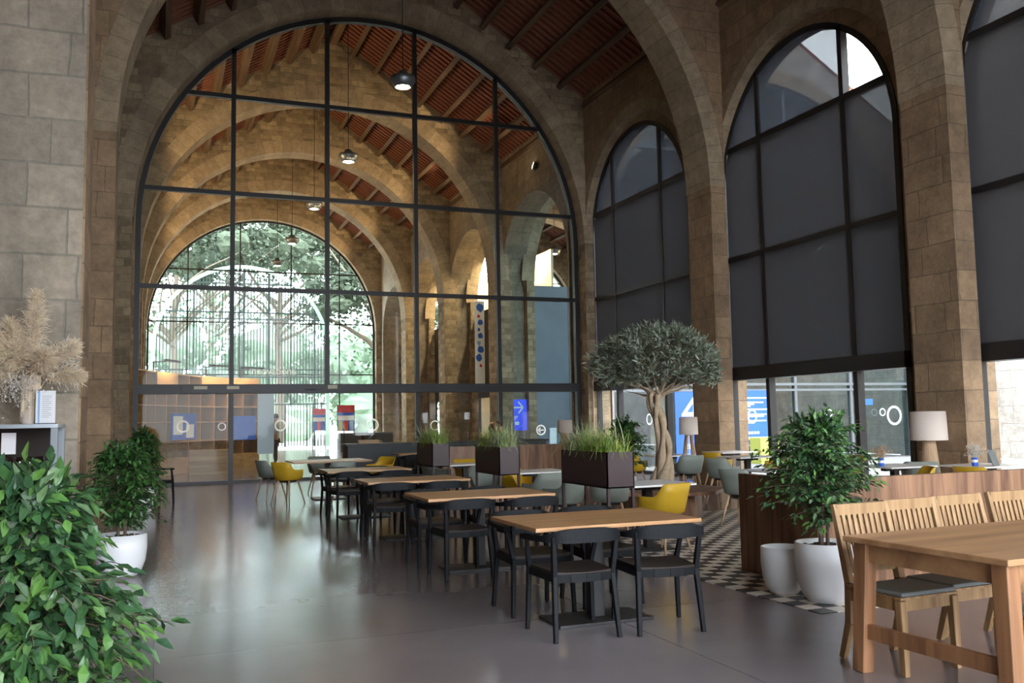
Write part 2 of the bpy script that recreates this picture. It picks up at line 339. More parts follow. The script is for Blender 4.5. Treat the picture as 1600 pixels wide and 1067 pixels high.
def text(name, s, size, loc, rot, mat, parent=None, ext=0.004, align='LEFT', xs=1.0):
    c = D.curves.new(name, 'FONT'); c.body = s; c.size = size; c.extrude = ext; c.align_x = align; c.materials.append(MT[mat])
    tmp = D.objects.new(name + '_curve', c); COL.objects.link(tmp)
    bpy.context.view_layer.update()
    me = D.meshes.new_from_object(tmp); COL.objects.unlink(tmp); D.objects.remove(tmp)
    o = D.objects.new(name, me); COL.objects.link(o)
    o.location = loc; o.rotation_euler = rot; o.scale = (xs, 1, 1)
    if parent: o.parent = parent
    return o

# ------------------------------------------------------------------ building shell
CX, RX, ZC = 5.29, 6.02, 6.55          # nave arches
X0, X1 = -0.73, 11.7                   # nave side faces
ZR, SL = 14.95, 0.625                  # ridge height and roof slope
def roof1(x): return ZR - SL * abs(x - 5.5)
def roof2(x): return ZR - SL * abs(x - 18.4)
def arched(axis, c0, c1, a0, a1, ops, top, z0=0.0):
    """masonry wall in the plane of axis (u runs along X for 'Y' walls, along Y for 'X' walls) with arched openings"""
    mb = MB(); A = {a0, a1}
    for cen, R, zc in ops:
        for k in range(49):
            u = cen + R * cos(pi * k / 48)
            if a0 <= u <= a1: A.add(u)
    if callable(top):
        for kx in (5.5, 18.4):
            if a0 < kx < a1 and axis == 'Y': A.add(kx)
    T = top if callable(top) else (lambda u: top)
    A = sorted(A)
    def P(u, z, c): return (u, c, z) if axis == 'Y' else (c, u, z)
    def arc(u, op): return op[2] + sqrt(max(0, op[1] ** 2 - (u - op[0]) ** 2))
    for u, w in zip(A[:-1], A[1:]):
        if w - u < 1e-6: continue
        mid = (u + w) / 2; op = next((o for o in ops if abs(mid - o[0]) < o[1]), None)
        zu, zw = (arc(u, op), arc(w, op)) if op else (z0, z0)
        q = [(u, zu), (w, zw), (w, T(w)), (u, T(u))]
        mb.face([P(*p, c0) for p in q]); mb.face([P(*p, c1) for p in q][::-1])
        mb.face([P(u, T(u), c0), P(w, T(w), c0), P(w, T(w), c1), P(u, T(u), c1)])
        if op: mb.face([P(u, zu, c0), P(u, zu, c1), P(w, zw, c1), P(w, zw, c0)])
    for cen, R, zc in ops:
        for u in (cen - R, cen + R):
            if a0 < u < a1: mb.face([P(u, z0, c0), P(u, zc, c0), P(u, zc, c1), P(u, z0, c1)])
    for u in (a0, a1): mb.face([P(u, z0, c0), P(u, T(u), c0), P(u, T(u), c1), P(u, z0, c1)])
    return mb
def ring(axis, cen, R, zc, w, c0, c1, proud=0.015):
    """cut-stone voussoirs lining an arched opening: face band and soffit"""
    mb = MB(); mb.uv = []; n = 56
    def P(t, r, c):
        u, z = cen + r * cos(t), zc + r * sin(t); return (u, c, z) if axis == 'Y' else (c, u, z)
    def quad(a, b):
        i = len(mb.v)
        for (t, r, c, v) in (a[0], a[1], b[1], b[0]): mb.v.append(P(t, r, c)); mb.uv.append((t * R, v))
        mb.f.append((i, i + 1, i + 2, i + 3))
    for k in range(n):
        t0, t1 = pi * k / n, pi * (k + 1) / n
        r0, r1 = R - proud, R + w
        for c, s in ((c0 - proud, 1), (c1 + proud, -1)):
            quad([(t0, r0, c, 0.05), (t0, r1, c, 0.65)], [(t1, r0, c, 0.05), (t1, r1, c, 0.65)])
        quad([(t0, r0, c0 - proud, 0.1), (t0, r0, c1 + proud, 1.0)], [(t1, r0, c0 - proud, 0.1), (t1, r0, c1 + proud, 1.0)])
        for c, cc in ((c0 - proud, c0), (c1 + proud, c1)):
            quad([(t0, r1, c, 0.1), (t0, r1, cc, 0.2)], [(t1, r1, c, 0.1), (t1, r1, cc, 0.2)])
    return mb
PITCH = 6.47
FRONTS = [-2.7, 3.77, 10.24, 16.68]
for i, y in enumerate(FRONTS):       # transverse arches of the restaurant nave
    o = smat('wall_transverse', arched('Y', y, y + 0.94, -2.4, X1, [(CX, RX, ZC)], roof1), 'pier')
    smat('trim_%d' % (i + 1), ring('Y', CX, RX, ZC, 0.37, y, y + 0.94), 'ring')
G = 24.2                               # plane of the glass wall
smat('wall_glazed_arch', arched('Y', 23.7, 24.6, -2.6, 12.3, [(5.5, 6.14, 6.6)], roof1), 'rubble')
smat('trim_5', ring('Y', 5.5, 6.14, 6.6, 0.5, 23.7, 24.6), 'ring')
MUS = [30.55, 37.0, 43.5]
for i, y in enumerate(MUS):
    smat('wall_museum_arch', arched('Y', y, y + 0.9, -0.9, 12.0, [(5.4, 6.0, ZC)], roof1), 'rubble')
    smat('trim_%d' % (6 + i), ring('Y', 5.4, 6.0, ZC, 0.5, y, y + 0.9), 'ring')
smat('wall_museum_end', arched('Y', 50.0, 50.9, -1.62, 12.6, [(5.4, 6.0, ZC)], roof1), 'rubble')
smat('trim_9', ring('Y', 5.4, 6.0, ZC, 0.5, 50.0, 50.9), 'ring')
smat('wall_back', arched('Y', -4.9, -4.3, -2.6, 11.7, [(5.0, 6.3, 1.5)], roof1), 'ashlar')  # unseen end wall; its position and opening are shaped to admit daylight
# left pier (grey stone face beside the bar cabinet) is the left leg of the second transverse arch
smat('wall_left_pier', MB().box(-1.64, X0 - 0.02, 10.2, 11.2, 0, 6.5), 'grey')
# side walls: window arches on the right, arcade to the second nave beyond the glass
WIN = [(21.15, 2.65, 6.75), (14.5, 2.65, 6.57), (7.95, 2.65, 6.57), (1.4, 2.65, 6.57), (-5.1, 2.65, 6.57)]
smat('wall_right', arched('X', 11.94, 12.4, -8.9, 24.05, WIN, 11.1), 'pier')
WIN_IN = [(20.86, 2.94, 6.62), (14.21, 2.94, 6.42), (7.66, 2.94, 6.42), (1.11, 2.94, 6.42), (-5.1, 2.8, 6.42)]
smat('wall_right_inner', arched('X', X1, 11.94, -8.9, 24.05, WIN_IN, 11.1), 'pier')
for i, (c, R, zc) in enumerate(WIN_IN[:3]): smat('trim_%d' % (10 + i), ring('X', c, R, zc, 0.3, X1, 11.93, 0.01), 'ring')
ARC = [(27.93, 2.9, 6.25), (34.4, 2.9, 6.25), (40.9, 2.9, 6.25), (47.2, 2.4, 6.25)]
smat('wall_arcade', arched('X', X1, 12.6, 24.95, 50.0, ARC, 11.1), 'ashlar')
smat('wall_left_infill', MB().box(-2.7, -2.4, -8.9, 24.05, 0, 10.0), 'ashlar')  # solid infill across the open left arcade, added to stop sky light leaking in
smat('wall_museum_left', MB().box(-1.62, -1.0, 24.9, 50.9, 0, 11.0), 'ashlar')
# second nave
smat('wall_courtyard_gable', arched('Y', 24.05, 24.95, 12.6, 24.4, [(18.45, 5.82, 6.65)], roof2), 'pale')
smat('trim_13', ring('Y', 18.45, 5.82, 6.65, 0.5, 24.05, 24.95), 'ring')
for i, y in enumerate(MUS): smat('wall_second_nave_arch', arched('Y', y, y + 0.9, 12.6, 24.4, [(18.5, 5.6, ZC)], roof2), 'rubble')
for i, y in enumerate(MUS): smat('trim_%d' % (14 + i), ring('Y', 18.5, 5.6, ZC, 0.5, y, y + 0.9), 'ring')
smat('wall_second_nave_end', arched('Y', 50.0, 50.9, 12.6, 24.4, [(18.5, 5.6, ZC)], roof2), 'rubble')
smat('wall_far_right', MB().box(24.4, 25.3, 24.0, 50.9, 0, 11.1), 'pale')
smat('wall_courtyard_side', MB().box(24.6, 25.5, -30, 23.4, 0, 16.0), 'pale')
# floors
struct('floor', MB().box(-2.7, 12.6, -8.9, 50.9, -0.3, 0), 'floor')
struct('floor', MB().box(12.6, 24.6, 24.2, 50.9, -0.3, -0.001), 'floor')
struct('floor', MB().box(4.65, X1, 5.62, 12.3, -0.02, 0.006), 'checker')
struct('ground_courtyard', MB().box(12.35, 24.6, -30, 24.2, -0.35, -0.03), 'paving')
struct('ground_park', MB().box(-60, 80, 50.9, 110, -0.35, -0.02), 'lawn')
struct('ground_back', MB().box(-30, 12.3, -40, -8.9, -0.35, -0.02), 'paving')
# roofs: boarding, battens down the slope, long purlins
def roof(xa, xb, xc, y0, y1):
    mb = MB(); bt = MB()
    for sx, xe in ((-1, xa), (1, xb)):
        ze = ZR - SL * abs(xe - xc)
        mb.hexa([(xc, y0, ZR), (xe, y0, ze), (xe, y1, ze), (xc, y1, ZR), (xc, y0, ZR + .2), (xe, y0, ze + .2), (xe, y1, ze + .2), (xc, y1, ZR + .2)])
        y = y0 + 0.15
        while y < y1:
            bt.hexa([(xc, y, ZR - .07), (xe, y, ze - .07), (xe, y + .09, ze - .07), (xc, y + .09, ZR - .07), (xc, y, ZR + .01), (xe, y, ze + .01), (xe, y + .09, ze + .01), (xc, y + .09, ZR + .01)])
            y += 0.27
    struct('ceiling', mb, 'tile_roof'); struct('ceiling_battens', bt, 'batten')
    d = 0.0
    xs = [xc]
    while True:
        d += 0.79
        if xc + d > xb - 0.1 and xc - d < xa + 0.1: break
        if xc + d < xb - .1: xs.append(xc + d)
        if xc - d > xa + .1: xs.append(xc - d)
    for x in xs:
        z = ZR - SL * abs(x - xc) - 0.07
        t = math.atan(SL) * (1 if x > xc + .01 else -1 if x < xc - .01 else 0)
        w, h = (0.15, 0.27) if x != xc else (0.24, 0.34)
        ux, uz = cos(t), -sin(t); nx, nz = sin(t), cos(t)
        c = [(x - ux * w / 2, z - uz * w / 2), (x + ux * w / 2, z + uz * w / 2), (x + ux * w / 2 - nx * h, z + uz * w / 2 - nz * h), (x - ux * w / 2 - nx * h, z - uz * w / 2 - nz * h)]
        struct('ceiling_beam', MB().hexa([(a, y0, b) for a, b in c] + [(a, y1, b) for a, b in c]), 'beam')
roof(-2.7, 12.5, 5.5, -8.9, 24.1)
roof(-1.62, 12.3, 5.5, 24.1, 51.0)
roof(12.3, 24.5, 18.4, 24.1, 51.0)

# ------------------------------------------------------------------ glazing
def arc_pts(cen, zc, R, n=40): return [(cen + R * cos(pi - pi * k / n), zc + R * sin(pi - pi * k / n)) for k in range(n + 1)]
def arch_frame(axis, cen, zc, R, w, c0, c1):
    o_ = arc_pts(cen, zc, R); i_ = arc_pts(cen, zc, R - w)
    mb = MB().band([(cen - R + w, 0)] + i_ + [(cen + R - w, 0)], [(cen - R, 0)] + o_ + [(cen + R, 0)], axis, c0, c1); return mb
def arch_pane(axis, cen, zc, R, c, z0=0.02, zlo=None, ulo=None, uhi=None):
    """sheet of glass (6 mm) filling the arch outline between given limits"""
    mb = MB(); lo = zlo if zlo is not None else z0
    a, b = (ulo if ulo is not None else cen - R), (uhi if uhi is not None else cen + R)
    us = sorted({a, b} | {cen + R * cos(pi * k / 32) for k in range(33) if a < cen + R * cos(pi * k / 32) < b})
    t = [(u, zc + sqrt(max(0, R * R - (u - cen) ** 2))) for u in us]; bt = [(u, lo) for u in us]
    ok = [k for k in range(len(us)) if t[k][1] > lo + .01]
    t = [t[k] for k in ok]; bt = [bt[k] for k in ok]
    return mb.band(bt, t, axis, c, c + 0.006)
# the big glass wall
gf = arch_frame('Y', 5.52, 6.6, 6.1, 0.13, G - .07, G + .1)
wg = struct('window_1', gf, 'dark_metal')
mb = MB()
for z in (4.97, 7.47, 10.05):
    hw = sqrt(6.1 ** 2 - max(0, z - 6.6) ** 2) - .05; mb.box(5.52 - hw, 5.52 + hw, G - .06, G + .06, z - .055, z + .055)
mb.box(-.5, 11.55, G - .13, G + .1, 2.26, 2.5); mb.box(-.5, 11.55, G - .15, G + .1, 2.44, 2.5); mb.box(-.5, 11.55, G - .05, G + .05, 0, .07)
for x in (1.75, 4.19, 6.65, 9.08):
    zt = 6.6 + sqrt(6.1 ** 2 - (x - 5.52) ** 2); mb.box(x - .055, x + .055, G - .07, G + .07, 2.4 if x == 4.19 else 0, zt - .05)
struct('mullions', mb, 'dark_metal', wg)
struct('pane', arch_pane('Y', 5.52, 6.6, 6.0, G), 'wallglass', wg)
# sliding door gear on the transom, labels
mb = MB().box(0.55, 8.2, G - .2, G - .1, 2.27, 2.46); struct('door_gear', mb, 'dark_metal', wg)
for i, (a, b, w) in enumerate(((0.84, 1.16, 'pale'), (1.63, 1.93, 'pale'), (4.17, 4.42, 'cream'))):
    tag(MB().box(a, b, G - .215, G - .2, 2.37, 2.45 if i < 2 else 2.47).build('transom_label', 'exitlite'), ['beige label on the dark transom, leftmost of three', 'beige label on the dark transom, middle of three', 'cream label on the dark transom above the bright doorway'][i], 'label', 'labels on the glass wall transom')
tag(MB().box(3.6, 3.95, G - .24, G - .2, 2.33, 2.38).build('door_sensor', 'black_panel'), 'small black door sensor on the transom of the glass wall', 'sensor')
def ringmark(name, x, z, r, y, label, axis='Y'):
    mb = MB(); n = 28; a = [(x + r * cos(2 * pi * k / n), z + r * sin(2 * pi * k / n)) for k in range(n + 1)]; b = [(x + r * .76 * cos(2 * pi * k / n), z + r * .76 * sin(2 * pi * k / n)) for k in range(n + 1)]
    mb.band(b, a, axis, y, y + .003); return tag(mb.build(name, 'ringmark'), label, 'sticker', 'white ring stickers on glass')
ringmark('ring_sticker', 0.6, 1.45, .15, G - .012, 'large white ring sticker on the glass wall, leftmost')
ringmark('ring_sticker', 1.53, 1.43, .1, G - .012, 'small white ring sticker left of the first door mullion')
ringmark('ring_sticker', 2.98, 1.43, .15, G - .012, 'faint white ring sticker in front of the bright doorway')
ringmark('ring_sticker', 5.4, 1.4, .17, G - .012, 'bold white ring sticker above the dark bar counter')
ringmark('ring_sticker', 7.15, 1.35, .14, G - .012, 'white ring sticker behind the middle planter grasses')
ringmark('ring_sticker', 10.33, 1.16, .15, G - .012, 'white ring sticker round a small arrow, rightmost on the glass wall')
mb = MB(); mb.beam((10.24, G - .02, 1.16), (10.42, G - .02, 1.16), .02, .03); mb.beam((10.24, G - .02, 1.16), (10.31, G - .02, 1.23), .02, .03); mb.beam((10.24, G - .02, 1.16), (10.31, G - .02, 1.09), .02, .03)
tag(mb.build('arrow_sticker', 'ringmark'), 'small white left-pointing arrow sticker on the glass wall', 'sticker')
# end window of the nave and second nave
def far_window(k, cen, R):
    w = struct('window_%d' % k, arch_frame('Y', cen, ZC, R, .1, 50.35, 50.45), 'dark_metal')
    mb = MB()
    for x in (-4, -1.35, 1.35, 4): mb.box(cen + x - .035, cen + x + .035, 50.37, 50.43, 2.4, ZC + sqrt(R * R - x * x) - .02)
    for z in (4.1, 6.9, 9.7):
        hw = sqrt(R * R - max(0, z - ZC) ** 2) - .05; mb.box(cen - hw, cen + hw, 50.37, 50.43, z - .035, z + .035)
    struct('mullions', mb, 'dark_metal', w); struct('pane', arch_pane('Y', cen, ZC, R - .08, 50.4, zlo=2.5), 'clear', w)
far_window(2, 5.4, 5.98); far_window(3, 18.5, 5.58)
# letters on the end window
text('window_lettering', 'innovations', .62, (4.55, 50.3, 4.1), (pi / 2, 0, 0), 'whiteprint', ext=.01, xs=.85)
tag(D.objects['window_lettering'], 'row of frosted white letters on the far end window above the gate', 'lettering')
# windows with blinds on the right wall
XW = 12.0
FIL = {}
def side_window(k, cen, R, zc, m1, m2, clear_top):
    w = struct('window_%d' % k, arch_frame('X', cen, zc, R, .12, XW - .08, XW + .08), 'dark_metal')
    mb = MB()
    for z, t in ((4.95, .055), (7.42, .06)):
        hw = sqrt(R * R - max(0, z - zc) ** 2) - .04; mb.box(XW - .07, XW + .07, cen - hw, cen + hw, z - t, z + t)
    mb.box(XW - .22, XW + .1, cen - R, cen + R, 2.25, 2.53)
    mb.box(XW - .1, XW + .1, cen - R, cen + R, 0, .08)
    for y in (m1, m2): mb.box(XW - .08, XW + .08, y - .055, y + .055, 0, zc + sqrt(R * R - (y - cen) ** 2) - .03)
    struct('mullions', mb, 'dark_metal', w)
    struct('pane', arch_pane('X', cen, zc, R - .1, XW, zlo=.05), 'clear', w)
    ed = [cen - R + .1, m1, m2, cen + R - .1]
    for j in range(3):
        a, b = ed[j], ed[j + 1]
        for z0, z1 in ((2.5, 4.93), (4.97, 7.4)):
            bl = MB(); us = [a + .05 + (b - a - .1) * q / 8 for q in range(9)]
            tp = [(u, min(z1, zc + sqrt(max(0, (R - .1) ** 2 - (u - cen) ** 2)))) for u in us]
            bl.band([(u, z0) for u in us], tp, 'X', XW - .055, XW - .05)
            o = bl.build('roller_blind', 'blind')
            tag(o, 'dark mesh roller blind, %s row, %s bay of the %s arched window' % ('lower' if z0 < 3 else 'upper', ('right', 'middle', 'left')[j], {4: 'far', 5: 'middle', 6: 'near', 7: 'unseen nearest'}[k]), 'blind', 'roller blinds on the arched windows')
        if j not in clear_top:
            o = struct('tinted_pane', arch_pane('X', cen, zc, R - .12, XW - .04, zlo=7.45, ulo=a, uhi=b), 'tinted', w)
side_window(4, 21.15, 2.65, 6.75, 19.86, 22.44, ())
side_window(5, 14.5, 2.65, 6.57, 13.19, 15.76, (0,))
side_window(6, 7.95, 2.65, 6.57, 6.65, 9.25, ())
side_window(7, 1.4, 2.65, 6.57, 0.1, 2.7, (0, 1, 2))
for o in [o for o in D.objects if o.name.startswith('roller_blind') and 'unseen' in o['label']]: D.objects.remove(o)
w = struct('window_8', arch_frame('X', -5.1, 6.57, 2.65, .12, XW - .08, XW + .08), 'dark_metal')
for y, z, r, lb in ((12.36, 1.44, .17, 'big white ring sticker on the right pane of the middle arched window'), (16.43, 1.46, .16, 'white ring sticker over the blue text poster in the middle window'), (20.85, 1.42, .15, 'white ring sticker on the far arched window left of the olive trunk')):
    ringmark('ring_sticker', y, z, r, XW - .012, lb, 'X')
for x, z, lb in ((22.86, 1.5, 'small white ring sticker on the courtyard glass front, right'), (20.62, 1.5, 'small white ring sticker on the courtyard glass front, left')): ringmark('ring_sticker', x, z, .13, 24.08, lb)
# courtyard glass front of the second nave
cf = struct('window_9', arch_frame('Y', 18.45, 6.65, 5.8, .1, 24.2, 24.35), 'grey_metal')
mb = MB().box(12.7, 24.2, 24.18, 24.36, 2.42, 2.5).box(12.7, 24.2, 24.18, 24.36, 2.24, 2.31)
for x in (14.65, 16.95, 19.41, 21.68): mb.box(x - .05, x + .05, 24.2, 24.34, 0, 6.65 + sqrt(5.75 ** 2 - (x - 18.45) ** 2))
for z in (4.95, 7.4, 9.9):
    hw = sqrt(5.8 ** 2 - max(0, z - 6.65) ** 2); mb.box(18.45 - hw, 18.45 + hw, 24.2, 24.34, z - .05, z + .05)
struct('mullions', mb, 'grey_metal', cf); struct('pane', arch_pane('Y', 18.45, 6.65, 5.75, 24.27), 'facade', cf)

# ------------------------------------------------------------------ tables and chairs
def brown_table(first=True):
    t = thing('dining_table', '', 'table')
    MB().box(-.66, .66, -.45, .45, .722, .75).build('tabletop', 'table_brown', t, bevel=.003)
    MB().box(-.05, .05, -.05, .05, .03, .70).build('pedestal', 'dark_metal', t)
    MB().box(-.38, .38, -.2, .2, 0, .022).build('base_plate', 'dark_metal', t, bevel=.003)
    MB().box(-.3, .3, -.03, .03, .69, .721).build('top_bracket', 'dark_metal', t)
    return t
NT = ['nearest', 'second nearest', 'third nearest', 'fourth nearest']
TY = [5.77, 8.4, 11.05, 13.9]
t0 = brown_table()
for i, y in enumerate(TY):
    lb = 'striped brown rectangular table on a black pedestal, %s of the row of four' % NT[i]
    if i == 0: t = t0; t.location = (3.07, y + .45, 0); t['label'] = lb; t['group'] = 'brown tables in the row'
    else: dup(t0, (3.07, y + .45, 0), 0, lb, 'brown tables in the row')
def black_chair():
    """arm chair facing +Y; origin on the floor under the seat centre"""
    c = thing('armchair', '', 'chair')
    # rear legs run from floor to the top rail, splayed backwards; front legs rise to the arm
    for s in (-1, 1):
        MB().beam((s * .235, -.255, 0), (s * .215, -.20, .43), .03, .036, .036, .044, (0, 1, 0)).beam((s * .215, -.20, .43), (s * .235, -.245, .70), .036, .044, .03, .034, (0, 1, 0)).build('leg', 'black_wood', c, bevel=.006)
        MB().beam((s * .255, .235, 0), (s * .24, .22, .43), .03, .032, .034, .04, (0, 1, 0)).beam((s * .24, .22, .43), (s * .275, .17, .655), .034, .04, .028, .03, (0, 1, 0)).build('leg', 'black_wood', c, bevel=.006)
    # curved top rail sweeping round into the two arms
    inn, out = [], []
    for k in range(33):
        a = pi + pi * k / 32
        e = 0.5
        x = .285 * (abs(cos(a)) ** e) * (1 if cos(a) > 0 else -1); y = .02 - .30 * (abs(sin(a)) ** e)
        h = .034 + .062 * max(0, -sin(a) * 1.0) ** 2
        zc = .668 + .034 * (abs(sin(a)) ** .8)
        out.append((x, y, zc, h))
    pts = [(.285, .21, .662, .034)] ; arm = [(-.285, .21, .662, .034), (-.287, .12, .665, .036)] + out + [(.287, .12, .665, .036), (.285, .21, .662, .034)]
    mb = MB()
    sec = []
    for j, (x, y, z, h) in enumerate(arm):
        p = Vector((x, y, 0)); q = Vector(arm[min(j + 1, len(arm) - 1)][:2] + (0,)) - Vector(arm[max(j - 1, 0)][:2] + (0,)); q.normalize(); n = Vector((q.y, -q.x, 0)); wd = .036 if h > .06 else .05 - .012 * (h - .034) / .026
        w = wd / 2
        sec.append([p + n * w + Vector((0, 0, z - h / 2)), p - n * w + Vector((0, 0, z - h / 2)), p - n * w + Vector((0, 0, z + h / 2)), p + n * w + Vector((0, 0, z + h / 2))])
    for A, B in zip(sec[:-1], sec[1:]):
        for k in range(4): mb.face([A[k], B[k], B[(k + 1) % 4], A[(k + 1) % 4]])
    mb.face(sec[0][::-1]); mb.face(sec[-1])
    mb.build('back_and_arm_rail', 'black_wood', c, bevel=0)
    # dished seat
    mb = MB(); n = 12; g = {}
    for i in range(n + 1):
        for j in range(n + 1):
            u, v = i / n * 2 - 1, j / n * 2 - 1
            wd = .225 + .015 * v; x = u * wd; y = v * .225 + .01 - .022 * (1 - u * u) * (v < 0) * (-v)
            z = .452 - .016 * (1 - u * u) * (1 - v * v) + .006 * u * u
            g[i, j] = (x, y, z)
    for i in range(n):
        for j in range(n):
            q = [g[i, j], g[i + 1, j], g[i + 1, j + 1], g[i, j + 1]]; mb.face(q); mb.face([(a, b, d - .022) for a, b, d in q][::-1])
    for i in range(n):
        for a, b in ((g[i, 0], g[i + 1, 0]), (g[i + 1, n], g[i, n]), (g[0, i + 1], g[0, i]), (g[n, i], g[n, i + 1])): mb.face([(a[0], a[1], a[2] - .022), (b[0], b[1], b[2] - .022), b, a])
    mb.build('seat', 'seat_dark', c, smooth=False)
    fr = MB()
    for s in (-1, 1): fr.beam((s * .215, -.2, .415), (s * .24, .22, .415), .024, .05)
    fr.beam((-.24, .22, .412), (.24, .22, .412), .024, .05)
    P = [(-.215, -.2), (-.11, -.232), (0, -.242), (.11, -.232), (.215, -.2)]
    for a, b in zip(P[:-1], P[1:]): fr.beam((*a, .415), (*b, .415), .026, .055)
    fr.build('seat_frame', 'black_wood', c)
    return c
b0 = black_chair(); used = False
def put(proto, x, y, rz, label, group):
    if not proto['label']:
        proto.location = (x, y, 0); proto.rotation_euler = (0, 0, rz); proto['label'] = label; proto['group'] = group; return proto
    return dup(proto, (x, y, 0), rz, label, group)
jit = [(0, 0, 0), (.03, -.02, 3), (-.02, .02, -3), (.02, 0, 4)]
for i, y in enumerate(TY):
    d = jit[i]; w = ('the nearest', 'the second', 'the third', 'the fourth')[i] + ' brown table'
    gr = 'black armchairs at the brown tables'
    put(b0, 2.74 + d[0], y + .14 + d[1], radians(d[2] - 2), 'black wooden armchair at %s, near side left, back to us' % w, gr)
    put(b0, 3.37 + d[0], y + .05 + d[1], radians(-9 if i == 0 else d[2]), 'black wooden armchair at %s, near side right, back to us' % w, gr)
    put(b0, 2.78 - d[0], y + .98 + d[1], radians(180 + d[2]), 'black wooden armchair at %s, far side left, facing us' % w, gr)
    put(b0, 3.40 + d[0], y + 1.02, radians(180 - d[2]), 'black wooden armchair at %s, far side right, facing us' % w, gr)
put(b0, -.02, 18.7, radians(-60), 'black armchair half hidden behind the potted trees at the left pier', 'black armchairs at the brown tables')

def shell_chair(col):
    """tub chair with one-piece plastic shell, facing +Y"""
    c = thing('tub_chair', '', 'chair')
    mb = MB(); n = 40; rings = []
    def rim(a):   # a = 0 at the front, pi at the back
        t = abs(a) / pi
        def ss(x, lo, hi):
            v = min(1, max(0, (x - lo) / (hi - lo))); return v * v * (3 - 2 * v)
        return .455 + .175 * ss(t, .17, .34) + .145 * ss(t, .56, .74)
    for lev in range(7):
        f = lev / 6; row = []
        for k in range(n):
            a = -pi + 2 * pi * k / n; e = .72
            sx = (1 if sin(a) > 0 else -1) * abs(sin(a)) ** e; sy = (1 if cos(a) > 0 else -1) * abs(cos(a)) ** e
            h = rim(a); up_ = (h - .455)
            if lev == 0: r = .0; z = .432
            elif lev == 1: r = .55; z = .43
            elif lev == 2: r = .86; z = .437
            elif lev == 3: r = 1.0; z = .455
            else:
                q = (lev - 3) / 3; r = 1.0 + q * (.10 + .38 * up_); z = .455 + up_ * q
            row.append((sx * .225 * r, sy * .215 * r - (.03 * (lev - 3) / 3 * (up_ / .32) if lev > 3 and cos(a) < 0 else 0), z))
        rings.append(row)
    base = 0
    for row in rings: mb.v += row
    for l in range(6):
        for k in range(n):
            a = l * n + k; b = l * n + (k + 1) % n; mb.f.append((a, b, b + n, a + n))
    o = mb.build('shell', col, c, smooth=True); dedge(o)
    MB().lathe([(.02, .40), (.15, .40), (.16, .43), (.02, .43)], 16).build('under_seat', 'dark_metal', c)
    for sx in (-1, 1):
        for sy in (-1, 1): MB().tube([(sx * .13, sy * .12, .43), (sx * .225, sy * .21, 0)], [.019, .011], 8).build('leg', 'ash', c, smooth=True)
    return c
y0 = shell_chair('yellow'); s0 = shell_chair('sage')
GC = 'moulded tub chairs on wooden legs'
CH = [  # proto, x, y, heading (deg, 0 = facing away from us), label
    ('y', 5.18, 8.78, 20, 'yellow tub chair beside the nearest brown table, back to us'),
    ('s', 5.35, 10.35, -25, 'sage tub chair seen beneath the nearest planter box, right one'),
    ('s', 4.75, 10.45, 30, 'sage tub chair seen beneath the nearest planter box, left one'),
    ('y', 5.25, 13.3, 200, 'yellow tub chair facing us behind the white table right of the middle planter'),
    ('s', 4.85, 11.35, 15, 'sage tub chair at the white table between the middle and nearest planters'),
    ('s', 4.70, 13.2, 165, 'sage tub chair seen beneath the middle planter box'),
    ('y', 5.3, 15.75, 190, 'yellow tub chair behind the white table right of the farthest planter'),
    ('s', 4.75, 16.0, -80, 'sage tub chair behind the farthest planter box, seen through its legs'),
    ('s', 9.15, 14.55, -10, 'sage tub chair just right of the olive tree trunk'),
    ('y', 8.72, 15.85, -60, 'yellow tub chair just left of the olive tree trunk'),
    ('y', 10.35, 15.35, -75, 'yellow tub chair in profile by the brown stone pier'),
    ('y', 10.75, 14.0, 75, 'yellow tub chair with curved arm, partly behind the right ficus, upper'),
    ('y', 8.75, 11.2, 80, 'yellow tub chair at the white table behind the walnut partition, left of the ficus'),
    ('s', 7.35, 10.35, -70, 'sage tub chair at the left end of the walnut partition'),
    ('s', 9.0, 13.2, -70, 'sage tub chair at the middle white table near the window, in profile'),
    ('y', 9.25, 9.3, 60, 'yellow tub chair above the partition just left of the white dried flowers'),
    ('y', 10.85, 12.3, 85, 'yellow tub chair close to the window right of the potted ficus'),
    ('s', 10.47, 10.35, -40, 'pale sage tub chair behind the partition by the big lampshade'),
    ('y', 10.0, 8.9, -80, 'yellow tub chair just right of the blue vase of white dried flowers'),
    ('y', 11.0, 8.55, 60, 'yellow tub chair at the far right end above the partition'),
    ('y', 2.28, 17.35, -50, 'yellow tub chair at the farthest brown table, nearest the glass doors, back to us'),
    ('s', 2.1, 18.45, -70, 'sage tub chair behind the yellow one at the farthest brown table, left end'),
    ('s', 3.15, 16.85, 8, 'sage tub chair at the farthest brown table, near side, back to us'),
    ('y', 4.2, 18.15, 120, 'yellow tub chair at the right end of the farthest brown table'),
    ('s', 3.2, 19.3, 180, 'sage tub chair at the far side of the farthest brown table, facing us'),
]
for k, x, y, r, lb in CH: put(y0 if k == 'y' else s0, x, y, radians(r), lb, GC)

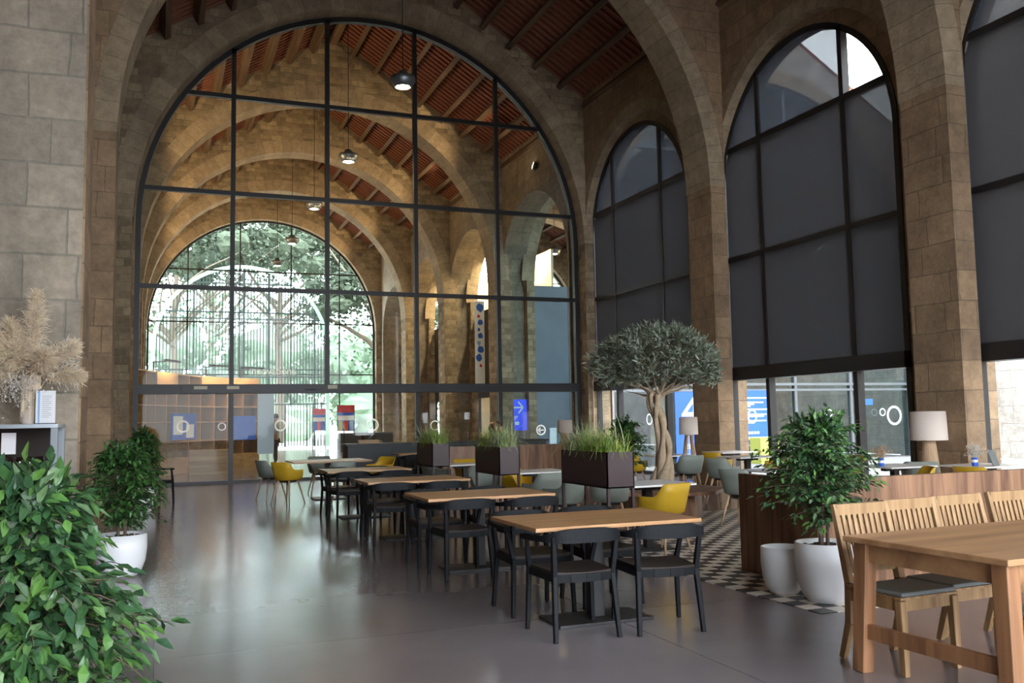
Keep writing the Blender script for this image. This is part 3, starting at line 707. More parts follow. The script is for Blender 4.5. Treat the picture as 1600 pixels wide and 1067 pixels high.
def white_table():
    t = thing('cafe_table', '', 'table')
    MB().box(-.42, .42, -.38, .38, .722, .745).build('tabletop', 'white', t, bevel=.006)
    MB().box(-.045, .045, -.045, .045, .02, .69).box(-.2, .2, -.05, .05, .67, .721).build('pedestal', 'dark_metal', t)
    MB().box(-.24, .24, -.24, .24, 0, .02).build('base_plate', 'dark_metal', t, bevel=.003)
    return t
w0 = white_table()
WT = [(5.22, 9.18, 0, 'white table behind the nearest yellow chair, beside the nearest planter'), (5.12, 12.2, 0, 'white table between the middle and nearest planter boxes'), (4.95, 14.95, 0, 'white table between the farthest and middle planter boxes'),
      (9.25, 15.45, 0, 'white table just right of the olive tree trunk'), (11.0, 15.9, 0, 'white table nearest the stone pier between the windows'), (10.0, 13.9, 0, 'white table in the middle of the three left of the ficus'),
      (7.95, 10.3, 0, 'white table touching the left end of the walnut partition'), (10.95, 12.9, 0, 'white table by the window right of the ficus, farthest'), (9.75, 10.1, 0, 'white table behind the partition below the big lampshade'), (10.7, 9.45, 0, 'white table at the far right above the partition')]
for x, y, r, lb in WT: put(w0, x, y, r, lb, 'white square tables on black pedestals')
t = thing('dining_table', 'large brown tabletop with yellow and sage chairs, farthest before the glass wall', 'table', (3.15, 18.05, 0))
MB().box(-.75, .75, -.6, .6, .722, .75).build('tabletop', 'table_brown', t, bevel=.003)
MB().box(-.05, .05, -.05, .05, .02, .72).build('pedestal', 'dark_metal', t); MB().box(-.3, .3, -.3, .3, 0, .022).build('base_plate', 'dark_metal', t)
t = thing('dining_table', 'brown table far back before the dark bar counter, left of the farthest planter', 'table', (5.55, 20.3, 0))
MB().box(-.5, .5, -.4, .4, .722, .75).build('tabletop', 'table_brown', t); MB().box(-.05, .05, -.05, .05, .02, .72).build('pedestal', 'dark_metal', t); MB().box(-.3, .3, -.3, .3, 0, .022).build('base_plate', 'dark_metal', t)
put(b0, 5.3, 19.75, 0, 'black armchair before the bar counter, left of the farthest planter', 'black armchairs at the brown tables')
put(b0, 5.85, 19.8, radians(6), 'black armchair before the bar counter, hidden mostly by the farthest planter', 'black armchairs at the brown tables')

# ------------------------------------------------------------------ leaves
def frame_of(d):
    d = d.normalized(); a = d.cross(Vector((0, 0, 1)));
    if a.length < 1e-3: a = Vector((1, 0, 0))
    a.normalize(); return d, a, a.cross(d).normalized()
def leaf(mb, p, d, L, Wd, roll=0.0, fold=0.25, droop=0.2):
    d, a, n = frame_of(d); ca, sa = cos(roll), sin(roll); a, n = a * ca + n * sa, n * ca - a * sa
    i = len(mb.v); q = [p, p + d * L * .42 + a * Wd / 2 + n * fold * Wd * .5, p + d * L * .42 - n * 0, p + d * L * .42 - a * Wd / 2 + n * fold * Wd * .5, p + d * L * .78 + a * Wd * .27 - n * droop * L * .25, p + d * L * .78 - a * Wd * .27 - n * droop * L * .25, p + d * L - n * droop * L * .5, p + d * L * .15 + a * Wd * .3, p + d * L * .15 - a * Wd * .3]
    mb.v += [tuple(v) for v in q]
    mb.f += [(i, i + 7, i + 1, i + 2), (i, i + 2, i + 3, i + 8), (i + 2, i + 1, i + 4, i + 6), (i + 2, i + 6, i + 5, i + 3)]
def rv(s=1.0): return Vector((random.gauss(0, s), random.gauss(0, s), random.gauss(0, s)))
def ficus(t, h, r, zlo, nb, per, L, mat, stems, ntw=None, seed=1, droop=.17, pot_z=0.0):
    """stems in the pot, branches fanning out and drooping, leaves set alternately along each"""
    random.seed(seed); lv = MB(); br = MB()
    for sx, sy in stems:
        br.tube([(sx, sy, pot_z), (sx * 1.3 + .01, sy, pot_z + .35 * (h - pot_z)), (sx * 2.2, sy * 2, pot_z + .8 * (h - pot_z))], [.017, .014, .006], 6)
    for b in range(nb):
        az = random.uniform(0, 2 * pi); f = random.random() ** .8; z0 = zlo + (h - zlo) * f * .93; dr_ = droop
        env = r * (sin(pi * min(1, max(.12, .18 + .80 * f))) ** .6) * random.uniform(.6, 1.16)
        st = random.choice(stems)
        p = Vector((st[0] * 1.5, st[1] * 1.5, z0 - .12)); d = Vector((cos(az), sin(az), random.uniform(.35, 1.0)))
        n = 7; pts = [p.copy()]; step = env / n * 1.12
        for k in range(n):
            d.z -= dr_; q = d.normalized(); p = p + q * step; pts.append(p.copy())
        br.tube(pts, [.006 - .0006 * k for k in range(n + 1)], 4, False)
        for k in range(2, n + 1):
            for s in range(per):
                f2 = random.random(); a = pts[k - 1].lerp(pts[k], f2); dd = (pts[k] - pts[k - 1]).normalized()
                side = dd.cross(Vector((0, 0, 1))) * (1 if (k + s) % 2 else -1)
                w = dd * .7 + side * random.uniform(.3, 1.0) + rv(.28) + Vector((0, 0, -.25)); off = side * random.uniform(0, .05) + rv(.02)
                leaf(lv, a + off, w, L * random.uniform(.7, 1.15), L * .42 * random.uniform(.85, 1.15), random.uniform(-.7, .7))
    for _ in range(int(nb * .35)):      # leading shoots at the crown
        az = random.uniform(0, 2 * pi); rr = r * .45 * random.random(); p = Vector((rr * cos(az), rr * sin(az), h - .16 - .5 * rr - .12 * random.random())); d = Vector((cos(az) * .4, sin(az) * .4, 1))
        for k in range(5): leaf(lv, p + d * .03 * k, d + rv(.5), L * random.uniform(.7, 1.1), L * .42, random.uniform(-1, 1))
    f = lv.build('foliage', mat, t); f['kind'] = 'stuff'
    br.build('stems', 'bark', t, smooth=True)
def pot(t, R, h, filled=True, soil=.9):
    pr = [(R * .5, 0), (R * .62, h * .02), (R * .80, h * .14), (R * .94, h * .36), (R * 1.0, h * .66), (R * .985, h), (R * .92, h), (R * .93, h * .6), (R * .8, h * .2), (0.01, h * .12)]
    MB().lathe(pr, 40).build('pot', 'pot', t, smooth=True)
    if filled:
        mb = MB(); random.seed(3); mb.lathe([(R * .93, h * soil - .01), (.01, h * soil)], 24)
        for _ in range(90):
            a, q = random.uniform(0, 2 * pi), R * .88 * sqrt(random.random()); mb.rbox(q * cos(a), q * sin(a), h * soil - .01, h * soil + random.uniform(.008, .022), random.uniform(.02, .05), random.uniform(.015, .03), random.uniform(0, 3))
        mb.build('mulch', 'soil', t)
def leafy(name, label, x, y, R, hp, H, r, zlo, nb, per, L, mat='leaf', stems=((0, 0),), seed=1, group=None, droop=.17):
    t = thing(name, label, 'potted plant', (x, y, 0), 0, group); pot(t, R, hp); ficus(t, H, r, zlo, nb, per, L, mat, stems, seed=seed, pot_z=hp * .85, droop=droop); return t
leafy('potted_ficus', 'big leafy green ficus filling the lower left corner', -.46, 4.0, .22, .38, 1.42, .43, .36, 170, 5, .088, 'leaf', ((.04, 0), (-.06, .02), (.0, -.05)), 5, 'potted ficus trees')
leafy('potted_ficus', 'leafy green ficus in a white pot beside the walnut partition', 5.01, 5.98, .235, .47, 1.60, .43, .74, 165, 5, .068, 'leaf', ((.03, 0), (-.03, .01), (.0, .03)), 11, 'potted ficus trees', .12)
leafy('potted_ficus', 'dense dark green ficus in a white pot below the grey pier', -.32, 10.0, .245, .42, 1.42, .37, .62, 130, 5, .07, 'leaf_dark', ((.03, 0), (-.03, 0)), 13, 'potted ficus trees')
leafy('potted_ficus', 'dark ficus in a white pot farther back by the left glass wall', -.22, 17.2, .23, .42, 1.5, .36, .6, 80, 5, .09, 'leaf_dark', ((.03, 0), (-.03, 0)), 17, 'potted ficus trees')
leafy('potted_shrub', 'small dark green shrub in a white pot left of the olive tree', 7.95, 14.75, .2, .42, 1.55, .42, .7, 80, 4, .09, 'leaf_dark', ((.03, 0), (-.03, 0)), 19)
t = thing('empty_pot', 'smaller empty white rounded pot left of the potted ficus', 'pot', (4.94, 6.42, 0)); pot(t, .185, .385, False)

# olive tree in its bench planter
random.seed(21)
OX, OY = 7.05, 12.0
bt = thing('bench_planter', 'low walnut bench wrapped around the foot of the olive tree', 'bench', (OX, OY, 0))
def ngon(r, n=8, a0=pi / 8, sx=1, sy=1): return [(r * sx * cos(a0 + 2 * pi * k / n), r * sy * sin(a0 + 2 * pi * k / n)) for k in range(n)]
MB().poly(ngon(.98), .37, .42).build('bench_seat', 'walnut', bt, bevel=.004)
MB().poly(ngon(.62), 0, .37).build('planter_box', 'walnut', bt)
MB().poly(ngon(.4), .419, .432).build('mulch', 'soil', bt)
ot = thing('olive_tree', 'olive tree with twisted bare trunk and broad grey-green crown', 'tree', (OX + .05, OY + .05, .435))
tr = MB()
for j in range(5):
    ph = j * 2 * pi / 5 + .5; pts = []; rad = []
    for k in range(15):
        f = k / 14; z = f * 1.45; rr = .085 * (1 - .35 * f) + .045 * sin(f * 8 + j * 1.7); a = ph + f * 3.4 + .3 * sin(5 * f + j)
        pts.append((rr * cos(a) + .05 * sin(f * 5), rr * sin(a), z)); rad.append((.062 - .028 * f) * (1 + .34 * sin(13 * f + 2.3 * j)) + (.03 * (1 - f) ** 6))
    tr.tube(pts, rad, 9)
tr.build('trunk', 'olive_bark', ot, smooth=True)
br = MB(); lv = MB(); tips = []
for b in range(17):
    az = b * 2.4; el = random.uniform(.15, .95); p = Vector((.03 * cos(az), .03 * sin(az), 1.38 + random.uniform(-.05, .07))); d = Vector((cos(az), sin(az), el)); pts = [p.copy()]
    for k in range(6):
        d += rv(.16); d.z += .02; p = p + d.normalized() * random.uniform(.09, .15); pts.append(p.copy())
    br.tube(pts, [.026, .02, .016, .012, .009, .006, .004], 6, False); tips += pts[2:]
for _ in range(1350):
    az = random.uniform(0, 2 * pi); cz = random.uniform(-.45, 1) ; rr = random.uniform(.55, 1.0) ** .5
    sx = sqrt(max(0, 1 - cz * cz)) if cz > 0 else 1 - .25 * abs(cz)
    lump = 1 + .10 * sin(3 * az + 1) + .08 * sin(5 * az + 4 * cz)
    c = Vector((.90 * sx * rr * cos(az) * lump, .90 * sx * rr * sin(az) * lump, 1.78 + (.60 if cz > 0 else .5) * cz * rr))
    d = (c - Vector((0, 0, 1.5))).normalized() + rv(.45)
    for k in range(7):
        q = c + d.normalized() * (k * .022) ; leaf(lv, q, d + rv(.75), random.uniform(.07, .11), random.uniform(.017, .026), random.uniform(-1.5, 1.5), .1, .1)
    if random.random() < .12:
        br.tube([min(tips, key=lambda s: (s - c).length), c], [.004, .002], 3, False)
br.build('branches', 'olive_bark', ot, smooth=True); f = lv.build('foliage', 'olive', ot); f['kind'] = 'stuff'

# planter boxes with grasses
def planter_box(x0, x1, y0_, y1_, zt, label, pale, seed):
    cx, cy = (x0 + x1) / 2, (y0_ + y1_) / 2; hx, hy = (x1 - x0) / 2, (y1_ - y0_) / 2; zb = zt - .38
    t = thing('planter_box', label, 'planter', (cx, cy, 0), 0, 'brown planter boxes on legs')
    MB().box(-hx, hx, -hy, -hy + .012, zb, zt).box(-hx, hx, hy - .012, hy, zb, zt).box(-hx, -hx + .012, -hy, hy, zb, zt).box(hx - .012, hx, -hy, hy, zb, zt).box(-hx, hx, -hy, hy, zb, zb + .015).build('box', 'planter', t)
    for sx in (-1, 1):
        for sy in (-1, 1): MB().box(sx * hx - (.03 if sx > 0 else 0), sx * hx + (.03 if sx < 0 else 0), sy * hy - (.03 if sy > 0 else 0), sy * hy + (.03 if sy < 0 else 0), 0, zb).build('leg', 'planter', t)
    MB().box(-hx, hx, -hy, -hy + .03, .05, .08).box(-hx, hx, hy - .03, hy, .05, .08).build('stretcher', 'planter', t)
    MB().box(-hx + .01, hx - .01, -hy + .01, hy - .01, zt - .06, zt - .04).build('soil', 'soil', t)
    random.seed(seed); A, B = MB(), MB()
    for i in range(950):
        u = random.uniform(-1, 1); pl = (random.random() < .75) if (abs(u - pale) < .45) else (random.random() < .1)
        p = Vector((random.uniform(-hx, hx) * .85, u * hy * .95, zt - .05)); az = random.uniform(0, 2 * pi); lean = random.uniform(.1, .9); L = random.uniform(.16, .40) * (1.25 if pl else 1)
        w = random.uniform(.004, .008) * (1.25 if pl else 1); mb = B if pl else A; pr = None; s = Vector((-sin(az), cos(az), 0)) * w; i0 = len(mb.v); n = 5
        for k in range(n + 1):
            f = k / n; ang = lean * (f * 1.9); q = p + Vector((cos(az) * sin(ang), sin(az) * sin(ang), cos(ang) if f < .7 else cos(ang))) * (L * f); ww = 1 - f * .9
            mb.v += [tuple(q - s * ww), tuple(q + s * ww)]
        for k in range(n): mb.f.append((i0 + 2 * k, i0 + 2 * k + 1, i0 + 2 * k + 3, i0 + 2 * k + 2))
    for mb, m, nm in ((A, 'grass', 'green_grass'), (B, 'grass_pale', 'striped_grass')):
        o = mb.build(nm, m, t); o['kind'] = 'stuff'
    return t
planter_box(4.40, 4.72, 8.56, 9.72, 1.13, 'dark brown planter box with grasses, nearest of the three', .75, 31)
planter_box(4.33, 4.63, 11.6, 12.6, 1.115, 'dark brown planter box with drooping striped grass, middle of the three', -.6, 32)
planter_box(4.22, 4.52, 14.45, 15.4, 1.11, 'dark brown planter box with short grasses, farthest of the three', .9, 33)

# low walnut walls
pw = thing('low_partition', 'walnut veneered low partition behind the wooden dining chairs', 'partition', (0, 0, 0))
MB().box(5.36, 9.9, 6.38, 6.46, 0, .93).build('front_panel', 'walnut', pw, bevel=.003); MB().box(5.28, 5.36, 6.38, 7.5, 0, .93).build('side_panel', 'walnut', pw, bevel=.003)
pw2 = thing('low_partition', 'walnut veneered low partition far back behind the planter boxes', 'partition', (0, 0, 0))
MB().box(5.3, 9.6, 17.4, 17.5, 0, .96).build('panel', 'walnut', pw2, bevel=.003)

# lamps with drum shades
def drum_lamp(x, y, label, R, zt, h, base):
    t = thing('floor_lamp', label, 'lamp', (x, y, 0), 0, 'lamps with pale drum shades')
    MB().lathe([(R, zt - h), (R * .95, zt), (R * .94, zt), (R * .99, zt - h)], 36).build('lamp_shade', 'shade', t, smooth=True)
    MB().lathe([(.012, .3), (.012, zt - h * .3)], 8, close=True).build('stem', 'light_metal', t)
    if base == 'cone': MB().lathe([(.19, 0), (.09, zt - h + .02), (.01, zt - h + .03)], 24).build('base', 'ash', t, smooth=True)
    else:
        for k in range(4):
            a = k * pi / 2 + .5; MB().tube([(.06 * cos(a), .06 * sin(a), zt - h + .02), (.24 * cos(a), .24 * sin(a), 0)], [.022, .026], 8).build('leg', 'ash', t, smooth=True)
        MB().lathe([(.01, zt - h - .02), (.085, zt - h - .02), (.085, zt - h + .03), (.01, zt - h + .03)], 20).build('collar', 'ash', t)
drum_lamp(9.95, 15.75, 'floor lamp with pale drum shade before the stone pier, right of the olive', .19, 1.47, .35, 'tripod')
drum_lamp(11.02, 10.68, 'floor lamp with big pale drum shade above the walnut partition, right', .27, 1.5, .44, 'cone')
drum_lamp(8.3, 18.1, 'floor lamp with pale drum shade in the distance beside the glass wall edge', .17, 1.45, .28, 'cone')

# vases with dried flowers, menu card
def vase(x, y, label, mat, z=.745, n=70, r=.10):
    t = thing('flower_vase', label, 'vase', (x, y, z)); MB().lathe([(.035, 0), (.04, .01), (.04, .115), (.034, .115), (.034, .02), (.005, .015)], 20).build('vase', 'blue', t, smooth=True)
    MB().lathe([(.0405, .05), (.0405, .085)], 20).build('vase_print', 'whiteprint', t)
    mb = MB(); random.seed(int(x * 100))
    for _ in range(n):
        d = rv(.5); d.z = abs(d.z) + .55; d.normalize(); e = d * random.uniform(r * .9, r * 2.0); mb.tube([(0, 0, .08), tuple(e + Vector((0, 0, .09)))], [.0015, .001], 3, False)
        for _ in range(5): leaf(mb, e + Vector((0, 0, .09)) + rv(.012), rv(1), .028, .014, 0)
    o = mb.build('dried_flowers', mat, t); o['kind'] = 'stuff'
vase(9.42, 10.0, 'blue vase of brown dried flowers just right of the potted ficus', 'dried_brown')
vase(10.42, 9.33, 'blue vase of white dried flowers above the walnut partition', 'dried')
vase(9.05, 15.2, 'blue vase of pale dried flowers beside the olive trunk', 'dried_brown')

# ------------------------------------------------------------------ old wooden table and slatted chairs (lower right)
TA = radians(2.5)
ot = thing('wooden_table', 'long worn reddish wooden table in the lower right corner', 'table', (3.84, 3.28, 0), TA)
LX, LY = 2.9, 1.09
tb = MB().box(0, LX, 0, LY, .742, .776); tb.build('tabletop', 'old_table', ot, bevel=.006)
for px, sx in ((.09, 1), (LX - .09, -1)):
    for py, sy in ((.09, 1), (LY - .09, -1)):
        MB().beam((px + sx * .0, py, .742), (px - sx * .035, py - sy * .03, 0), .095, .095, .085, .085, (0, 1, 0)).build('leg', 'old_leg', ot, bevel=.006)
    MB().box(px - .022, px + .022, .12, LY - .12, .635, .742).build('apron', 'old_table', ot); MB().beam((px - sx * .025, .08, .235), (px - sx * .025, LY - .08, .235), .035, .085).build('stretcher', 'old_leg', ot, bevel=.004)
for py in (.09, LY - .09): MB().box(.12, LX - .12, py - .022, py + .022, .635, .742).build('apron', 'old_table', ot)
def slat_chair():
    """faces +Y; origin under the seat centre"""
    c = thing('wooden_chair', '', 'chair')
    for s in (-1, 1):
        x = s * .205
        MB().beam((x, -.27, 0), (x, -.20, .22), .036, .04, .04, .05, (0, 1, 0)).beam((x, -.20, .22), (x, -.19, .46), .04, .05, .04, .05, (0, 1, 0)).beam((x, -.19, .46), (x * 1.02, -.29, .93), .04, .05, .034, .032, (0, 1, 0)).build('leg', 'teak', c, bevel=.004)
        MB().beam((x, .20, .42), (x, .21, 0), .05, .05, .036, .036, (0, 1, 0)).build('leg', 'teak', c, bevel=.004)
    fr = MB(); fr.box(-.2, .2, .18, .205, .36, .425).box(-.2, .2, -.205, -.18, .36, .425).box(-.217, -.193, -.19, .2, .36, .425).box(.193, .217, -.19, .2, .36, .425); fr.build('seat_frame', 'teak', c)
    for k in range(7): MB().box(-.225, .225, -.2 + .062 * k, -.2 + .062 * k + .05, .427, .441).build('seat_slat', 'teak', c)
    MB().beam((-.205, -.277, .895), (.205, -.277, .895), .022, .07, upv=(0, 0, 1)).build('top_rail', 'teak', c, bevel=.004)
    MB().beam((-.19, -.207, .535), (.19, -.207, .535), .02, .04).build('lower_rail', 'teak', c)
    for k in range(8):
        x = -.158 + .0451 * k; MB().beam((x, -.207, .55), (x, -.271, .865), .026, .012, .026, .012, (0, 1, 0)).build('back_slat', 'teak', c)
    cu = MB().box(-.215, .215, -.14, .225, .442, .468); cu.build('seat_cushion', 'cushion', c, bevel=.012)
    return c
k0 = slat_chair(); gk = 'slatted wooden chairs at the worn table'
RR = Matrix.Rotation(TA, 3, 'Z')
def tp(u, v): p = RR @ Vector((u, v, 0)); return 3.80 + p.x, 3.28 + p.y
for u, v, a, lb in ((.42, LY - .05, 180, 'slatted wooden chair with grey cushion, leftmost on the far side of the worn table'), (.89, LY, 180, 'slatted wooden chair, second from left on the far side of the worn table'), (1.37, LY + .03, 180, 'slatted wooden chair, third from left on the far side of the worn table'), (1.9, LY + .04, 180, 'slatted wooden chair cut by the right picture edge, far side of the worn table'), (.52, .08, 0, 'wooden chair tucked in on the near side of the worn table, grey cushion showing')):
    x, y = tp(u, v); put(k0, x, y, TA + radians(a), lb, gk)

# ------------------------------------------------------------------ bar cabinet with pampas vase (left)
cb = thing('bar_cabinet', 'brushed metal bar cabinet with glasses and bottles against the grey pier', 'cabinet', (-1.42, 9.72, 0))
MB().box(-.75, .56, -.3, .42, 1.49, 1.53).build('top_panel', 'light_metal', cb, bevel=.003)
for x in (-.75, .5): MB().box(x, x + .06, -.3, -.24, 0, 1.49).build('post', 'grey_metal', cb)
for x in (-.75, .5): MB().box(x, x + .06, .36, .42, 0, 1.49).build('post', 'grey_metal', cb)
MB().box(-.69, .5, .38, .4, 0, 1.49).build('back_panel', 'seat_dark', cb)
MB().box(-.69, .5, -.29, .38, 1.08, 1.105).build('shelf', 'teak', cb); MB().box(-.69, .5, -.29, .38, .1, 1.0).build('lower_panel', 'dark_metal', cb)
MB().rbox(.0, -.2, 1.46, 1.485, .05, .02).build('indicator_light', 'redled', cb)
random.seed(4)
def glassy(x, y, z, label, kind, g):
    if kind == 'bottle': o = MB().lathe([(.001, 0), (.036, 0), (.036, .17), (.014, .22), (.014, .27), (.001, .27)], 14).build('bottle', 'amber', smooth=True)
    elif kind == 'tumbler': o = MB().lathe([(.001, .005), (.03, .005), (.036, .12), (.034, .12), (.028, .01), (.001, .01)], 14).build('drinking_glass', 'glassware', smooth=True)
    else: o = MB().lathe([(.001, 0), (.035, 0), (.004, .01), (.004, .09), (.036, .13), (.036, .19), (.033, .19), (.033, .135), (.001, .1)], 14).build('wine_glass', 'glassware', smooth=True)
    o.location = (x, y, z); tag(o, label, {'bottle': 'bottle', 'tumbler': 'glass', 'wine': 'glass'}[kind], g)
for k in range(5): glassy(-1.28 + .085 * k, 9.6 + .02 * (k % 2), 1.105, 'short drinking glass on the cabinet shelf, number %s from the right post' % ['five', 'four', 'three', 'two', 'one'][k], 'tumbler', 'glasses on the cabinet shelf')
for k in range(4): glassy(-1.85 + .11 * k, 9.62, 1.105, 'stemmed glass on the left of the cabinet shelf, place %s' % ['one', 'two', 'three', 'four'][k], 'wine', 'glasses on the cabinet shelf')
glassy(-1.42, 9.58, 1.105, 'amber bottle among the glasses on the cabinet shelf', 'bottle', None)
tag(MB().box(-1.36, -1.24, 9.7, 9.72, 1.25, 1.45).build('white_card', 'paper'), 'white card standing at the back of the cabinet shelf', 'card')
vt = thing('pampas_vase', 'tall string-wrapped vase of beige pampas plumes on the bar cabinet', 'vase', (-1.13, 9.72, 1.53))
mb = MB().lathe([(.06, 0), (.075, .02), (.07, .3), (.085, .46), (.075, .46), (.06, .3), (.06, .05), (.01, .04)], 28); mb.build('vase', 'shade', vt, smooth=True)
mb = MB(); random.seed(8)
for k in range(46):
    a = 2 * pi * k / 46; mb.tube([(.084 * cos(a), .084 * sin(a), .46), (.078 * cos(a), .078 * sin(a), .3), (.08 * cos(a), .08 * sin(a), random.uniform(.02, .16))], .0035, 4, False)
mb.build('string_fringe', 'pampas', vt)['kind'] = 'stuff'
pl = MB(); st = MB()
def plume(mb, p, d, L, R, n, lw=.05):
    d = d.normalized()
    for _ in range(n):
        f = random.random(); c = p + d * (L * f) + Vector((0, 0, -.12 * f * f * L)); w = R * sin(pi * min(1, .12 + .88 * f) * .93) ** .7
        dd = (rv(.6) + d * 1.1 + Vector((0, 0, -.15))); leaf(mb, c + rv(w * .2), dd, w * random.uniform(.7, 1.3), .006, random.uniform(-1.5, 1.5), .1, .6)
for d, L, R, n in (((.05, -.05, 1.25), .78, .12, 1500), ((-.62, 0, .9), .5, .15, 800), ((-.95, -.2, .35), .4, .16, 800), ((.75, -.1, .75), .38, .14, 800), ((.95, -.3, .15), .32, .13, 700), ((.2, -.5, .35), .3, .15, 700), ((-.3, -.6, .5), .36, .15, 700), ((-.6, -.4, .1), .3, .13, 600), ((-.35, 0, 1.1), .5, .13, 700)):
    d = Vector(d).normalized(); p = Vector((0, 0, .42)) + d * .16; st.tube([(0, 0, .2), tuple(p)], .004, 4); plume(pl, p, d, L, R, n)
pl.build('plumes', 'pampas', vt)['kind'] = 'stuff'; st.build('stalks', 'pampas', vt)
mb = MB()
for _ in range(420):
    c = Vector((random.gauss(-.14, .13), random.gauss(-.1, .07), .36 + random.gauss(0, .09)));  [leaf(mb, c, rv(1), .028, .014) for _ in range(3)]
for _ in range(130):
    c = Vector((.3 + random.gauss(0, .06), random.gauss(-.05, .06), .62 + random.gauss(0, .09))); [leaf(mb, c, rv(1), .03, .012) for _ in range(2)]
mb.build('dried_blossoms', 'dried', vt)['kind'] = 'stuff'
mc = thing('menu_stand', 'white menu card with blue stripe standing on the bar cabinet', 'menu', (-.98, 9.55, 1.53), radians(-8))
MB().box(-.085, .085, -.004, .004, .006, .31).build('card', 'paper', mc); MB().box(-.066, -.05, -.0055, -.004, .006, .31).build('blue_stripe', 'skyblue', mc); MB().box(-.09, .09, -.03, .03, 0, .006).build('base', 'dark_metal', mc)
mb = MB()
for k in range(12): mb.box(-.03, .05 if k % 3 else .03, -.0052, -.004, .06 + .018 * k, .063 + .018 * k)
mb.build('printed_lines', 'cushion', mc)
mc = thing('menu_stand', 'dark leaning menu card on the white table at the far right', 'menu', (10.62, 9.15, .745), radians(15))
MB().hexa([(-.09, 0, 0), (.09, 0, 0), (.09, .01, 0), (-.09, .01, 0), (-.09, .07, .21), (.09, .07, .21), (.09, .08, .21), (-.09, .08, .21)]).build('card', 'cushion', mc)

# ------------------------------------------------------------------ bar counter with clear screens (back)
bc = thing('bar_counter', 'long dark bar counter with pale top edge in front of the glass wall', 'counter', (0, 0, 0))
MB().box(4.2, 9.3, 21.45, 22.1, 0, .93).build('counter_body', 'black_panel', bc); MB().box(4.15, 9.35, 21.4, 22.15, .93, .97).build('counter_top', 'dark_metal', bc)
for i, (a, b) in enumerate(((4.4, 5.7), (5.85, 7.3), (7.45, 8.9))):
    tag(MB().box(a, b, 21.6, 21.606, .97, 1.68).build('counter_screen', 'clear'), ['clear screen on the bar counter, leftmost, above the small wooden crate', 'clear screen on the bar counter, middle', 'clear screen on the bar counter, rightmost, before the copper vase'][i], 'screen', 'clear screens on the bar counter')
tag(MB().box(4.5, 5.0, 21.65, 21.85, .97, 1.05).build('wooden_crate', 'table_brown', bevel=.004), 'small wooden crate on the left end of the bar counter', 'crate')
for k in range(4):
    o = MB().lathe([(.001, .005), (.03, .005), (.036, .12), (.034, .12), (.028, .01), (.001, .01)], 12).build('drinking_glass', 'glassware', smooth=True); o.location = (4.62 + .09 * k, 21.75, 1.05)
    tag(o, 'drinking glass standing on the wooden crate on the bar counter, %s' % ['first', 'second', 'third', 'last'][k], 'glass', 'glasses on the wooden crate')
o = MB().lathe([(.001, 0), (.08, 0), (.17, .14), (.2, .28), (.16, .4), (.1, .47), (.09, .47), (.15, .38), (.19, .28), (.001, .02)], 24).build('copper_vase', 'copper', smooth=True); o.location = (8.05, 21.8, .97); tag(o, 'round coppery glass vase on the bar counter above the middle planter', 'vase')

# ------------------------------------------------------------------ security camera
sc = thing('security_camera', 'small white dome camera on the stone beside the glass wall', 'camera', (11.66, 23.6, 2.88))
MB().lathe([(.001, -.09), (.05, -.08), (.075, -.03), (.075, .03), (.001, .04)], 18).build('dome', 'pot', sc, smooth=True); MB().lathe([(.001, -.095), (.03, -.09), (.04, -.07)], 14).build('lens', 'black_panel', sc)
MB().box(-.03, .03, .0, .1, -.03, .03).build('bracket', 'pot', sc)
tag(MB().tube([(11.78, 23.66, 2.8), (11.78, 23.66, 0)], .02, 8).build('cable_conduit', 'ash'), 'thin pale conduit running down the stone below the dome camera', 'conduit')

# ------------------------------------------------------------------ pendant lamps and wall floodlights
def pendant(x, y, z, label, watts=LAMP_W, zt=None):
    t = thing('pendant_lamp', label, 'lamp', (x, y, z), 0, 'grey pendant lamps under the ridge')
    top = (zt or ZR - .4) - z
    MB().tube([(0, 0, .3), (0, 0, top)], .012, 6).build('cord', 'dark_metal', t)
    MB().lathe([(.02, .32), (.1, .32), (.16, .22), (.3, .17), (.31, .08), (.24, -.02), (.2, -.08), (.19, -.08), (.22, 0), (.02, .1)], 30).build('housing', 'grey_metal', t, smooth=True)
    MB().lathe([(.001, -.1), (.08, -.09), (.15, -.05), (.15, -.02), (.001, 0)], 20).build('lens', 'bulb', t, smooth=True)
    l = D.lights.new('lamp_light', 'SPOT'); l.energy = watts; l.color = WARM; l.shadow_soft_size = .15; l.spot_size = radians(150); l.spot_blend = .5
    lo = D.objects.new('lamp_light', l); COL.objects.link(lo); lo.parent = t; lo.location = (0, 0, -.16)
pendant(5.48, 21.0, 9.7, 'grey pendant lamp nearest the camera, highest in the picture', 25)
pendant(5.48, 14.4, 9.7, 'grey pendant lamp above the picture over the dining tables', 25)
pendant(5.48, 27.8, 9.7, 'grey pendant lamp behind the glass, second from the top')
pendant(5.48, 34.5, 9.7, 'grey pendant lamp behind the glass, third from the top')
pendant(5.48, 40.6, 9.5, 'grey pendant lamp behind the glass, fourth from the top')
pendant(5.48, 46.0, 9.4, 'grey pendant lamp behind the glass, lowest and farthest')
for y in (27.8, 34.0, 40.7, 47): pendant(18.3, y, 9.7, 'grey pendant lamp in the second nave, %s' % {27.8: 'nearest', 34.0: 'second', 40.7: 'third, seen through the first side arch', 47: 'farthest'}[y])
